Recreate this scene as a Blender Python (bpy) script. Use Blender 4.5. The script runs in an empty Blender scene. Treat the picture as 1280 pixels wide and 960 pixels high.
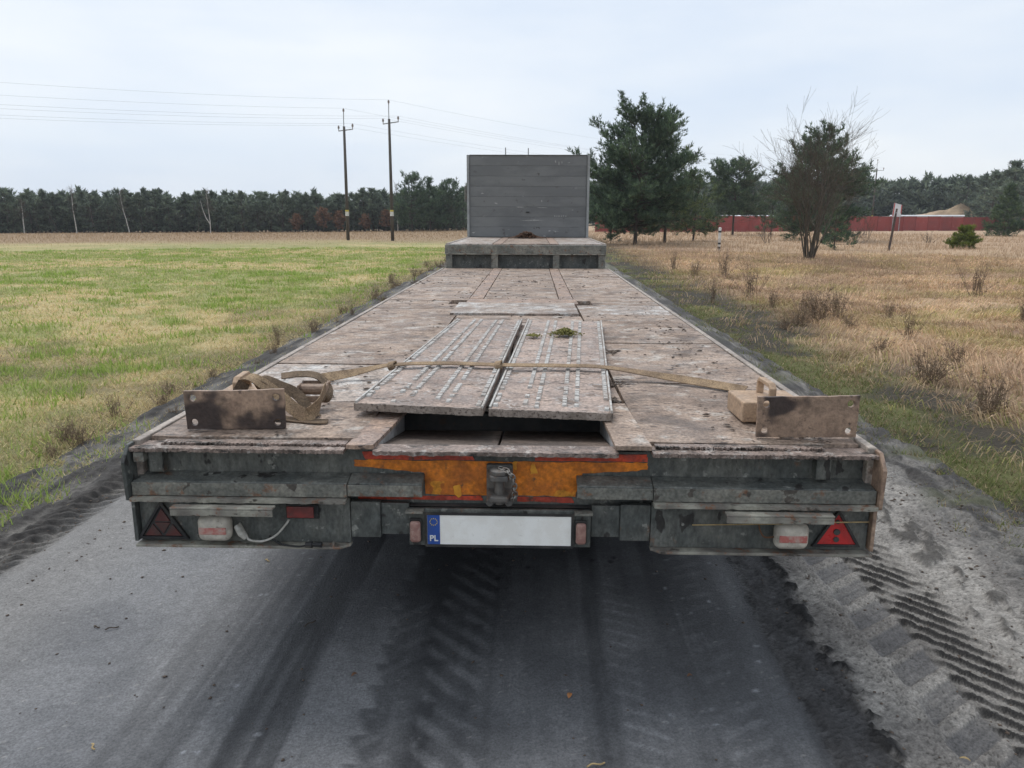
import bpy, bmesh, math, random
import numpy as np
from mathutils import Vector, Matrix
R = math.radians
rng = np.random.default_rng(7)
random.seed(7)
scn = bpy.context.scene
COL = scn.collection

# ------------------------------------------------------------------ camera
CAM = np.array([0.105, -2.463, 1.67])
FPX, PITCH, YAW, ROLL = 950.0, R(12.35), R(1.5), R(0.2)
cd = bpy.data.cameras.new('camera')
cd.sensor_width = 36.0
cd.lens = FPX / 1280 * 36
cd.clip_start = 0.05
cd.clip_end = 6000
cam = bpy.data.objects.new('camera', cd)
COL.objects.link(cam)
cam.matrix_world = (Matrix.Translation(CAM) @ Matrix.Rotation(YAW, 4, 'Z')
                    @ Matrix.Rotation(R(90) - PITCH, 4, 'X') @ Matrix.Rotation(ROLL, 4, 'Z'))
scn.camera = cam

# ------------------------------------------------------------------ world, sun, exposure
SUN_EL, SUN_AZ = R(60), R(-35)          # azimuth from +Y towards +X
w = bpy.data.worlds.new('World')
scn.world = w
w.use_nodes = True
nt = w.node_tree
nt.nodes.clear()
N = nt.nodes.new
sky = N('ShaderNodeTexSky')
sky.sky_type = 'NISHITA'
sky.sun_disc = False
sky.sun_elevation = SUN_EL
sky.sun_rotation = SUN_AZ
sky.air_density = 1.0
sky.dust_density = 2.0
tc = N('ShaderNodeTexCoord')
mp = N('ShaderNodeMapping')
mp.inputs['Scale'].default_value = (1.0, 1.0, 4.0)
mp.inputs['Location'].default_value = (0.3, 0.9, 0.2)
nz = N('ShaderNodeTexNoise')
nz.inputs['Scale'].default_value = 1.6
nz.inputs['Detail'].default_value = 5
nz.inputs['Roughness'].default_value = 0.55
cr = N('ShaderNodeValToRGB')
cr.color_ramp.elements[0].position = 0.30
cr.color_ramp.elements[0].color = (5.5, 6.3, 7.45, 1)
cr.color_ramp.elements[1].position = 0.66
cr.color_ramp.elements[1].color = (7.25, 7.6, 7.95, 1)
mx = N('ShaderNodeMix')
mx.data_type = 'RGBA'
mx.inputs[0].default_value = 0.9
bg = N('ShaderNodeBackground')
bg.inputs['Strength'].default_value = 0.1
wo = N('ShaderNodeOutputWorld')
L = nt.links.new
L(tc.outputs['Generated'], mp.inputs['Vector'])
L(mp.outputs[0], nz.inputs['Vector'])
L(nz.outputs['Fac'], cr.inputs[0])
L(sky.outputs[0], mx.inputs[6])
L(cr.outputs[0], mx.inputs[7])
L(mx.outputs[2], bg.inputs['Color'])
L(bg.outputs[0], wo.inputs['Surface'])
sd = bpy.data.lights.new('sun', 'SUN')
sd.energy = 1.5
sd.angle = R(30)
sd.color = (1.0, 0.97, 0.93)
sun = bpy.data.objects.new('sun', sd)
COL.objects.link(sun)
sdir = Vector((math.sin(SUN_AZ) * math.cos(SUN_EL), math.cos(SUN_AZ) * math.cos(SUN_EL), math.sin(SUN_EL)))
sun.rotation_euler = sdir.to_track_quat('Z', 'Y').to_euler()
sun.location = (0, 0, 30)
scn.view_settings.view_transform = 'Standard'
scn.view_settings.look = 'None'
scn.view_settings.exposure = 0.4
scn.view_settings.gamma = 1.0
scn.render.engine = 'CYCLES'
scn.cycles.use_denoising = True
scn.cycles.max_bounces = 5
scn.cycles.transparent_max_bounces = 4

# ------------------------------------------------------------------ pixel -> place (photograph is 1280 x 960)
_f = np.array([-math.sin(YAW) * math.cos(PITCH), math.cos(YAW) * math.cos(PITCH), -math.sin(PITCH)])
_r = np.array([math.cos(YAW), math.sin(YAW), 0.0])
_u = np.cross(_r, _f)


def ray(px, py):
    a, b = px - 640, 480 - py
    a2 = a * math.cos(ROLL) - b * math.sin(ROLL)
    b2 = b * math.cos(ROLL) + a * math.sin(ROLL)
    return _f * FPX + _r * a2 + _u * b2


def hit(px, py, axis, val):
    v = ray(px, py)
    return CAM + v * ((val - CAM[axis]) / v[axis])


def at_dist(px, d, z=0.0):
    """point on the vertical plane through pixel column px (at horizon height), d metres from the camera"""
    v = ray(px, 272)
    v = v / math.hypot(v[0], v[1])
    return np.array([CAM[0] + v[0] * d, CAM[1] + v[1] * d, z])


# ------------------------------------------------------------------ numpy noise
_tab = np.random.default_rng(3).random((512, 512))


def vn(x, y, s=1.0, o=0):
    x = np.asarray(x, float) / s + 37.7 * o
    y = np.asarray(y, float) / s + 91.3 * o
    xi, yi = np.floor(x).astype(int), np.floor(y).astype(int)
    fx, fy = x - xi, y - yi
    fx = fx * fx * (3 - 2 * fx)
    fy = fy * fy * (3 - 2 * fy)
    g = lambda i, j: _tab[(xi + i) % 512, (yi + j) % 512]
    return (g(0, 0) * (1 - fx) + g(1, 0) * fx) * (1 - fy) + (g(0, 1) * (1 - fx) + g(1, 1) * fx) * fy


def fbm(x, y, s=1.0, o=0, n=4):
    t, a, m = 0, 1.0, 0
    for k in range(n):
        t = t + a * vn(x, y, s / 2 ** k, o + k)
        m += a
        a *= 0.5
    return t / m


def sst(a, b, x):
    t = np.clip((np.asarray(x, float) - a) / (b - a), 0, 1)
    return t * t * (3 - 2 * t)


def mixc(a, b, t):
    t = np.asarray(t)[..., None]
    return np.asarray(a) * (1 - t) + np.asarray(b) * t


# ------------------------------------------------------------------ materials
MATS = {}


def new_mat(name):
    m = bpy.data.materials.new(name)
    m.use_nodes = True
    MATS[name] = m
    t = m.node_tree
    b = t.nodes['Principled BSDF']
    return m, t, b


def grime(name, c1, c2, c3=None, s1=4.0, s2=30.0, r1=(0.42, 0.6), r2=(0.55, 0.68), rough=(0.55, 0.85), metal=0.0,
          bump=0.3, bscale=60.0, rand=0.0, stretch=(1, 1, 1), spec=0.5, coord='Object', dist=0.01, spots=None, flecks=None, grain=()):
    """base colour c1 with cloudy patches of c2, flecks of c3; small relief and uneven gloss"""
    m, t, b = new_mat(name)
    n, l = t.nodes.new, t.links.new
    tcx = n('ShaderNodeTexCoord')
    src = tcx.outputs[coord]
    mp = n('ShaderNodeMapping')
    mp.inputs['Scale'].default_value = stretch
    l(src, mp.inputs['Vector'])
    vec = mp.outputs[0]
    if rand:
        oi = n('ShaderNodeObjectInfo')
        ad = n('ShaderNodeVectorMath')
        ad.operation = 'MULTIPLY_ADD'
        ad.inputs[1].default_value = (37, 23, 11)
        l(oi.outputs['Random'], ad.inputs[0])
        l(mp.outputs[0], ad.inputs[2])
        vec = ad.outputs[0]

    def noise(s, det=6, ro=0.6):
        q = n('ShaderNodeTexNoise')
        q.inputs['Scale'].default_value = s
        q.inputs['Detail'].default_value = det
        q.inputs['Roughness'].default_value = ro
        l(vec, q.inputs['Vector'])
        return q.outputs['Fac']

    def ramp(f, lo, hi):
        q = n('ShaderNodeMapRange')
        q.interpolation_type = 'SMOOTHSTEP'
        q.inputs['From Min'].default_value = lo
        q.inputs['From Max'].default_value = hi
        l(f, q.inputs['Value'])
        return q.outputs[0]

    def mix(f, a, c):
        q = n('ShaderNodeMix')
        q.data_type = 'RGBA'
        l(f, q.inputs[0])
        for i, v in ((6, a), (7, c)):
            if isinstance(v, tuple):
                q.inputs[i].default_value = (*v, 1)
            else:
                l(v, q.inputs[i])
        return q.outputs[2]
    f1 = ramp(noise(s1), *r1)
    col = mix(f1, c1, c2)
    if c3:
        f2 = ramp(noise(s2, 8, 0.7), *r2)
        col = mix(f2, col, c3)
    if spots:
        f3 = ramp(noise(spots[1], 3, 0.5), spots[2], spots[2] + (spots[3] if len(spots) > 3 else 0.03))
        col = mix(f3, col, spots[0])
    if flecks:
        mq = n('ShaderNodeMapping')
        mq.inputs['Scale'].default_value = flecks[3]
        l(vec, mq.inputs['Vector'])
        q = n('ShaderNodeTexNoise')
        q.inputs['Scale'].default_value = flecks[1]
        q.inputs['Detail'].default_value = 4
        q.inputs['Roughness'].default_value = 0.6
        l(mq.outputs[0], q.inputs['Vector'])
        col = mix(ramp(q.outputs['Fac'], flecks[2], flecks[2] + 0.07), col, flecks[0])
    for gs, ga in grain:
        hs = n('ShaderNodeHueSaturation')
        mr = n('ShaderNodeMapRange')
        mr.inputs['From Min'].default_value = 0.32
        mr.inputs['From Max'].default_value = 0.68
        mr.inputs['To Min'].default_value = 1 - ga
        mr.inputs['To Max'].default_value = 1 + ga
        l(noise(gs, 3, 0.6), mr.inputs['Value'])
        l(mr.outputs[0], hs.inputs['Value'])
        l(col, hs.inputs['Color'])
        col = hs.outputs[0]
    if rand:
        hs = n('ShaderNodeHueSaturation')
        mr = n('ShaderNodeMapRange')
        mr.inputs['To Min'].default_value = 1 - rand
        mr.inputs['To Max'].default_value = 1 + rand
        l(oi.outputs['Random'], mr.inputs['Value'])
        l(mr.outputs[0], hs.inputs['Value'])
        l(col, hs.inputs['Color'])
        col = hs.outputs[0]
    l(col, b.inputs['Base Color'])
    rr = n('ShaderNodeMapRange')
    rr.inputs['From Min'].default_value = 0.35
    rr.inputs['From Max'].default_value = 0.65
    rr.inputs['To Min'].default_value = rough[0]
    rr.inputs['To Max'].default_value = rough[1]
    l(noise(s1 * 1.7, 4), rr.inputs['Value'])
    l(rr.outputs[0], b.inputs['Roughness'])
    b.inputs['Metallic'].default_value = metal
    b.inputs['Specular IOR Level'].default_value = spec
    if bump:
        bp = n('ShaderNodeBump')
        bp.inputs['Strength'].default_value = bump
        bp.inputs['Distance'].default_value = dist
        l(noise(bscale, 8, 0.65), bp.inputs['Height'])
        l(bp.outputs[0], b.inputs['Normal'])
    return m


def attr_mat(name, rough=0.9, fine=0.25, fscale=180.0, bump=0.4, bscale=120.0, wet=False, spec=0.3, transl=0.0, dist=0.01, det=6):
    """colour from the vertex colours 'Col' (the thing's own colours), with fine grain on top"""
    m, t, b = new_mat(name)
    n, l = t.nodes.new, t.links.new
    a = n('ShaderNodeAttribute')
    a.attribute_name = 'Col'
    out = a.outputs['Color']
    tcx = n('ShaderNodeTexCoord')
    if fine:
        q = n('ShaderNodeTexNoise')
        q.inputs['Scale'].default_value = fscale
        q.inputs['Detail'].default_value = det
        q.inputs['Roughness'].default_value = 0.7
        l(tcx.outputs['Object'], q.inputs['Vector'])
        mr = n('ShaderNodeMapRange')
        mr.inputs['From Min'].default_value = 0.3
        mr.inputs['From Max'].default_value = 0.7
        mr.inputs['To Min'].default_value = 1 - fine
        mr.inputs['To Max'].default_value = 1 + fine
        l(q.outputs['Fac'], mr.inputs['Value'])
        hs = n('ShaderNodeHueSaturation')
        l(mr.outputs[0], hs.inputs['Value'])
        l(out, hs.inputs['Color'])
        out = hs.outputs[0]
    l(out, b.inputs['Base Color'])
    b.inputs['Specular IOR Level'].default_value = spec
    if wet:
        mr = n('ShaderNodeMapRange')
        mr.inputs['To Min'].default_value = rough
        mr.inputs['To Max'].default_value = 0.42
        l(a.outputs['Alpha'], mr.inputs['Value'])
        l(mr.outputs[0], b.inputs['Roughness'])
    else:
        b.inputs['Roughness'].default_value = rough
    if bump:
        q2 = n('ShaderNodeTexNoise')
        q2.inputs['Scale'].default_value = bscale
        q2.inputs['Detail'].default_value = 8
        q2.inputs['Roughness'].default_value = 0.7
        l(tcx.outputs['Object'], q2.inputs['Vector'])
        bp = n('ShaderNodeBump')
        bp.inputs['Strength'].default_value = bump
        bp.inputs['Distance'].default_value = dist
        l(q2.outputs['Fac'], bp.inputs['Height'])
        l(bp.outputs[0], b.inputs['Normal'])
    if transl:
        tr = n('ShaderNodeBsdfTranslucent')
        l(out, tr.inputs['Color'])
        ms = n('ShaderNodeMixShader')
        ms.inputs[0].default_value = transl
        l(b.outputs[0], ms.inputs[1])
        l(tr.outputs[0], ms.inputs[2])
        l(ms.outputs[0], t.nodes['Material Output'].inputs['Surface'])
    return m


FL = ((0.07, 0.05, 0.04), 26, 0.575, (0.5, 1.6, 1))
grime('ply', (0.335, 0.25, 0.193), (0.22, 0.16, 0.123), (0.42, 0.375, 0.33), s1=3.0, s2=7, r1=(0.40, 0.62), r2=(0.52, 0.66), grain=((16, 0.22), (75, 0.42)), rough=(0.38, 0.8), rand=0.10, spec=0.35,  # third colour: pale patches of wet sheen painted into the boards
      bump=0.9, bscale=38, spots=((0.15, 0.11, 0.085), 3.4, 0.54, 0.16), flecks=FL, dist=0.012)
grime('ply_wet_sheen', (0.37, 0.30, 0.25), (0.26, 0.195, 0.153), (0.49, 0.465, 0.435), s1=2.5, s2=6, r2=(0.48, 0.62), grain=((16, 0.22), (75, 0.42)), rough=(0.28, 0.7), rand=0.08, spec=0.4,  # wet glossy boards, their pale sheen also put into the colour
      bump=0.9, bscale=38, spots=((0.13, 0.10, 0.08), 10, 0.655), flecks=FL, dist=0.012)
grime('lip', (0.25, 0.19, 0.16), (0.16, 0.12, 0.10), (0.36, 0.32, 0.29), s1=9, s2=24, r2=(0.54, 0.64), grain=((16, 0.22), (75, 0.42)), rough=(0.4, 0.75), bump=0.9, bscale=50,
      flecks=((0.045, 0.036, 0.03), 26, 0.56, (0.35, 1, 1)))
grime('plank_tan', (0.33, 0.225, 0.165), (0.25, 0.18, 0.145), (0.38, 0.33, 0.29), s1=5, s2=20, grain=((16, 0.22), (75, 0.42)), rough=(0.4, 0.8), rand=0.08, bump=0.7, bscale=45, flecks=FL)
grime('rail_pale', (0.36, 0.31, 0.265), (0.25, 0.21, 0.18), (0.16, 0.11, 0.08), s1=5, s2=18, grain=((60, 0.35),), rough=(0.45, 0.8), bump=0.4)
grime('steel_paint', (0.068, 0.074, 0.069), (0.125, 0.126, 0.112), (0.13, 0.07, 0.042), s1=6, s2=11, r1=(0.40, 0.66), r2=(0.60, 0.70), grain=((26, 0.25), (90, 0.3)), rough=(0.36, 0.72), bump=0.6, bscale=34,
      stretch=(1, 1, 0.55), spots=((0.028, 0.026, 0.024), 15, 0.62), flecks=((0.21, 0.21, 0.19), 46, 0.62, (0.5, 1, 1.0)))
grime('steel_light', (0.13, 0.13, 0.113), (0.205, 0.195, 0.165), (0.17, 0.085, 0.048), s1=6, s2=14, r2=(0.55, 0.66), grain=((26, 0.2), (90, 0.3)), rough=(0.45, 0.8), bump=0.5, bscale=40, spots=((0.07, 0.06, 0.05), 18, 0.64))
grime('steel_worn', (0.31, 0.295, 0.245), (0.165, 0.15, 0.13), (0.16, 0.08, 0.045), s1=10, s2=20, r2=(0.54, 0.64), grain=((40, 0.3),), rough=(0.4, 0.75), bump=0.7, bscale=45, flecks=((0.06, 0.05, 0.04), 30, 0.6, (0.5, 1, 1)))
grime('steel_dark', (0.035, 0.036, 0.036), (0.055, 0.053, 0.05), (0.07, 0.05, 0.04), s1=6, s2=20, bump=0.3)
grime('rust_plate', (0.30, 0.205, 0.145), (0.21, 0.14, 0.10), (0.11, 0.072, 0.055), s1=7, s2=26, r1=(0.5, 0.6), r2=(0.57, 0.7), grain=((12, 0.2), (70, 0.25)), rough=(0.4, 0.75), bump=0.35, bscale=70, rand=0.1,
      spots=((0.045, 0.03, 0.026), 4.6, 0.525, 0.08))
grime('tan_box', (0.42, 0.29, 0.19), (0.34, 0.235, 0.155), (0.24, 0.16, 0.11), s1=9, s2=40, grain=((25, 0.15), (90, 0.2)), rough=(0.5, 0.8), bump=0.2)
grime('orange_paint', (0.58, 0.172, 0.011), (0.44, 0.125, 0.014), (0.12, 0.065, 0.03), s1=9, s2=20, r2=(0.57, 0.70), grain=((14, 0.25), (60, 0.3)), rough=(0.35, 0.7), bump=0.4, bscale=40,
      spots=((0.62, 0.25, 0.02), 12, 0.68))
grime('streak_paint', (0.72, 0.33, 0.025), (0.6, 0.24, 0.02), None, s1=20, rough=(0.4, 0.6), bump=0.2)
grime('red_paint', (0.47, 0.055, 0.022), (0.36, 0.05, 0.03), (0.10, 0.05, 0.035), s1=12, s2=22, r2=(0.54, 0.66), grain=((14, 0.25), (60, 0.3)), rough=(0.35, 0.7), bump=0.4, bscale=40)
grime('recess_board', (0.11, 0.08, 0.062), (0.075, 0.057, 0.047), (0.19, 0.15, 0.125), s1=4, s2=20, grain=((16, 0.22), (75, 0.4)), rough=(0.4, 0.75), bump=0.6, bscale=50)  # dark tone stands in for the shadow gap below the ramp ends
grime('recess_edge', (0.55, 0.54, 0.53), (0.38, 0.36, 0.34), (0.16, 0.12, 0.1), s1=8, s2=26, rough=(0.3, 0.6), bump=0.4)  # whitish tone paints in the wet reflection on the recess sides
grime('ramp_board', (0.36, 0.27, 0.22), (0.235, 0.175, 0.145), (0.48, 0.45, 0.42), s1=5, s2=10.0, r1=(0.4, 0.62), r2=(0.53, 0.64), grain=((16, 0.22), (75, 0.42)), rough=(0.35, 0.75), bump=1.0, bscale=32, rand=0.07,
      spots=((0.16, 0.11, 0.08), 10, 0.62), flecks=((0.09, 0.065, 0.05), 28, 0.58, (0.7, 1.3, 1)), dist=0.012)
grime('ramp_grip', (0.47, 0.455, 0.425), (0.36, 0.325, 0.29), (0.26, 0.20, 0.165), s1=7, s2=22, r2=(0.52, 0.64), grain=((60, 0.3),), rough=(0.35, 0.65), bump=0.3)
grime('ramp_edge', (0.33, 0.275, 0.235), (0.22, 0.18, 0.15), (0.09, 0.07, 0.058), s1=14, s2=70, r2=(0.50, 0.64), rough=(0.5, 0.8), bump=1.0, bscale=60)
grime('strap', (0.315, 0.225, 0.14), (0.225, 0.16, 0.105), (0.15, 0.11, 0.075), s1=8, s2=60, grain=((30, 0.2), (160, 0.35)), rough=(0.75, 0.95), bump=0.5, bscale=250, spec=0.2)
grime('strap_dark', (0.165, 0.118, 0.08), (0.11, 0.08, 0.055), (0.22, 0.16, 0.1), s1=8, s2=60, grain=((30, 0.2), (160, 0.35)), rough=(0.75, 0.95), bump=0.5, bscale=250, spec=0.2)
grime('headboard', (0.16, 0.163, 0.163), (0.125, 0.128, 0.13), (0.23, 0.23, 0.22), s1=1.3, s2=6, r2=(0.60, 0.75), rough=(0.3, 0.55), bump=0.2, rand=0.06, metal=0.0,
      spots=((0.36, 0.355, 0.34), 6, 0.70), stretch=(1, 1, 2.2), flecks=((0.07, 0.065, 0.06), 8, 0.64, (1, 1, 0.5)))
grime('scuff', (0.36, 0.355, 0.34), (0.26, 0.26, 0.25), (0.16, 0.16, 0.16), s1=20, s2=50, rough=(0.5, 0.7), bump=0)
grime('alu_post', (0.30, 0.31, 0.31), (0.24, 0.245, 0.245), (0.36, 0.36, 0.35), s1=3, s2=20, rough=(0.35, 0.6), bump=0.1)
grime('lamp_white', (0.52, 0.48, 0.41), (0.40, 0.365, 0.31), (0.26, 0.22, 0.18), s1=18, s2=45, r2=(0.58, 0.72), grain=((40, 0.15),), rough=(0.35, 0.65), bump=0.2)
grime('lens_red_dirty', (0.42, 0.13, 0.11), (0.46, 0.27, 0.23), (0.40, 0.33, 0.28), s1=30, s2=60, rough=(0.3, 0.6), bump=0.1)
grime('lens_red', (0.50, 0.028, 0.028), (0.36, 0.026, 0.026), (0.30, 0.10, 0.085), s1=14, s2=45, r2=(0.6, 0.75), rough=(0.2, 0.5), bump=0.15)
grime('lens_dull', (0.085, 0.022, 0.02), (0.06, 0.03, 0.027), (0.12, 0.055, 0.045), s1=16, s2=40, rough=(0.3, 0.6), bump=0.15)
grime('lens_dim', (0.22, 0.035, 0.03), (0.13, 0.03, 0.027), (0.10, 0.06, 0.05), s1=20, s2=50, rough=(0.3, 0.6), bump=0.2)
grime('lens_pinkish', (0.34, 0.20, 0.165), (0.25, 0.13, 0.11), (0.45, 0.36, 0.31), s1=30, s2=80, rough=(0.35, 0.6), bump=0.2)
grime('rubber', (0.018, 0.018, 0.019), (0.04, 0.037, 0.034), (0.07, 0.06, 0.05), s1=8, s2=30, rough=(0.6, 0.9), bump=0.3)
grime('cable_white', (0.50, 0.48, 0.44), (0.36, 0.34, 0.30), None, s1=30, rough=(0.4, 0.6), bump=0)
grime('plate_white', (0.88, 0.87, 0.83), (0.82, 0.80, 0.75), (0.60, 0.57, 0.52), s1=14, s2=45, r2=(0.6, 0.75), rough=(0.3, 0.5), bump=0.1)
grime('plate_blue', (0.02, 0.075, 0.33), (0.025, 0.07, 0.26), None, s1=20, rough=(0.3, 0.5), bump=0.05)
grime('letter_white', (0.75, 0.75, 0.74), (0.65, 0.65, 0.64), None, s1=40, rough=(0.4, 0.5), bump=0)
grime('star_yellow', (0.70, 0.52, 0.04), (0.6, 0.45, 0.05), None, s1=40, rough=(0.4, 0.5), bump=0)
grime('chain_steel', (0.26, 0.25, 0.23), (0.15, 0.13, 0.115), (0.12, 0.07, 0.045), s1=30, s2=60, rough=(0.35, 0.6), metal=0.6, bump=0.2)
grime('coupling', (0.085, 0.08, 0.074), (0.14, 0.125, 0.11), (0.12, 0.075, 0.05), s1=14, s2=40, rough=(0.4, 0.65), bump=0.4)
grime('mud', (0.085, 0.06, 0.045), (0.13, 0.095, 0.07), (0.05, 0.038, 0.03), s1=20, s2=80, rough=(0.6, 0.9), bump=0.6)
grime('moss', (0.16, 0.15, 0.03), (0.10, 0.095, 0.025), (0.25, 0.20, 0.08), s1=30, s2=80, rough=(0.8, 0.95), bump=0.6)
grime('leaf_brown', (0.13, 0.06, 0.028), (0.085, 0.045, 0.025), (0.2, 0.1, 0.05), s1=10, s2=30, rough=(0.5, 0.8), bump=0.3)
grime('leaf_orange', (0.40, 0.17, 0.06), (0.30, 0.13, 0.05), None, s1=60, rough=(0.5, 0.7), bump=0.2)
grime('straw', (0.42, 0.31, 0.15), (0.30, 0.21, 0.10), None, s1=40, rough=(0.6, 0.9), bump=0)
grime('bark', (0.055, 0.043, 0.034), (0.085, 0.062, 0.045), (0.035, 0.03, 0.027), s1=6, s2=20, rough=(0.8, 0.95), bump=0.6, bscale=30)
grime('bark_grey', (0.10, 0.082, 0.060), (0.075, 0.062, 0.047), (0.10, 0.10, 0.055), s1=5, s2=20, rough=(0.8, 0.95), bump=0.3)
grime('stem_brown', (0.20, 0.145, 0.095), (0.14, 0.10, 0.07), None, s1=12, rough=(0.8, 0.95), bump=0)
grime('bark_birch', (0.52, 0.50, 0.46), (0.40, 0.38, 0.34), (0.07, 0.06, 0.055), s1=3, s2=6, r2=(0.58, 0.64), rough=(0.7, 0.9), bump=0.2, stretch=(1, 1, 3))
grime('pole_wood', (0.075, 0.065, 0.055), (0.105, 0.093, 0.08), (0.07, 0.06, 0.05), s1=3, s2=20, rough=(0.8, 0.95), bump=0.3, stretch=(1, 1, 0.2))
grime('galv', (0.30, 0.31, 0.32), (0.22, 0.22, 0.23), None, s1=5, rough=(0.4, 0.6), bump=0.1)
grime('wire', (0.26, 0.27, 0.28), (0.22, 0.23, 0.24), None, s1=5, rough=(0.5, 0.6), bump=0)
grime('ceramic', (0.25, 0.20, 0.17), (0.2, 0.16, 0.14), None, s1=9, rough=(0.2, 0.4), bump=0)
grime('yellow_mark', (0.62, 0.50, 0.08), (0.5, 0.4, 0.07), None, s1=9, rough=(0.5, 0.7), bump=0)
grime('fence_red', (0.27, 0.048, 0.04), (0.22, 0.045, 0.038), (0.33, 0.085, 0.07), s1=0.5, s2=2, rough=(0.6, 0.85), bump=0.1, rand=0.12)
grime('sand', (0.42, 0.31, 0.20), (0.33, 0.24, 0.155), (0.26, 0.19, 0.13), s1=0.6, s2=2, rough=(0.85, 0.95), bump=0.6, bscale=3)
grime('white_sheet', (0.62, 0.64, 0.66), (0.5, 0.52, 0.54), None, s1=0.5, rough=(0.4, 0.6), bump=0)
grime('white_paint', (0.72, 0.71, 0.68), (0.55, 0.53, 0.49), (0.36, 0.33, 0.28), s1=4, s2=20, rough=(0.5, 0.7), bump=0.1)
grime('black_paint', (0.025, 0.025, 0.025), (0.04, 0.04, 0.04), None, s1=4, rough=(0.5, 0.7), bump=0.1)
grime('post_dark', (0.06, 0.045, 0.038), (0.09, 0.065, 0.05), None, s1=4, rough=(0.7, 0.9), bump=0.2)
grime('glass_dark', (0.03, 0.035, 0.04), (0.04, 0.045, 0.05), None, s1=1, rough=(0.1, 0.2), bump=0)
grime('sign_red', (0.45, 0.05, 0.035), (0.38, 0.05, 0.04), None, s1=2, rough=(0.4, 0.6), bump=0)
attr_mat('foliage', rough=0.65, fine=0, bump=0, spec=0.25, transl=0.3)
attr_mat('twigs', rough=0.9, fine=0, bump=0, spec=0.15)
attr_mat('grass', rough=0.8, fine=0, bump=0, spec=0.15, transl=0.33)
attr_mat('soil', rough=0.95, fine=0.35, fscale=30, bump=0.8, bscale=16, spec=0.15, dist=0.04)
attr_mat('roadmat', rough=0.92, fine=0.30, fscale=130, bump=1.0, bscale=120, wet=True, spec=0.35, dist=0.008, det=2)


# ------------------------------------------------------------------ mesh helpers
def link(o, parent=None):
    COL.objects.link(o)
    if parent is not None:
        o.parent = parent
    return o


def np_mesh(name, v, f, mats, mi=None, col=None, smooth=False):
    """fast mesh from arrays; f is (n,3) or (n,4)"""
    v = np.ascontiguousarray(v, np.float32)
    f = np.ascontiguousarray(f, np.int32)
    k = f.shape[1]
    me = bpy.data.meshes.new(name)
    me.vertices.add(len(v))
    me.vertices.foreach_set('co', v.ravel())
    me.loops.add(f.size)
    me.loops.foreach_set('vertex_index', f.ravel())
    me.polygons.add(len(f))
    me.polygons.foreach_set('loop_start', np.arange(0, f.size, k, dtype=np.int32))
    me.polygons.foreach_set('loop_total', np.full(len(f), k, np.int32))
    for m in (mats if isinstance(mats, (list, tuple)) else [mats]):
        me.materials.append(MATS[m])
    if mi is not None:
        me.polygons.foreach_set('material_index', np.ascontiguousarray(mi, np.int32))
    if smooth:
        me.polygons.foreach_set('use_smooth', np.ones(len(f), bool))
    me.update(calc_edges=True)
    if col is not None:
        c = np.ones((len(v), 4), np.float32)
        c[:, :col.shape[1]] = col
        a = me.color_attributes.new('Col', 'FLOAT_COLOR', 'POINT')
        a.data.foreach_set('color', c.ravel())
    return me


def tag(o, label=None, cat=None, group=None, kind=None):
    for k, v in (('label', label), ('category', cat), ('group', group), ('kind', kind)):
        if v:
            o[k] = v
    return o


def obj(name, me, parent=None):
    return link(bpy.data.objects.new(name, me), parent)


def empty(name, loc=(0, 0, 0), rz=0.0):
    o = bpy.data.objects.new(name, None)
    o.empty_display_size = 0.2
    o.location = loc
    o.rotation_euler = (0, 0, rz)
    return link(o)


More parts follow.
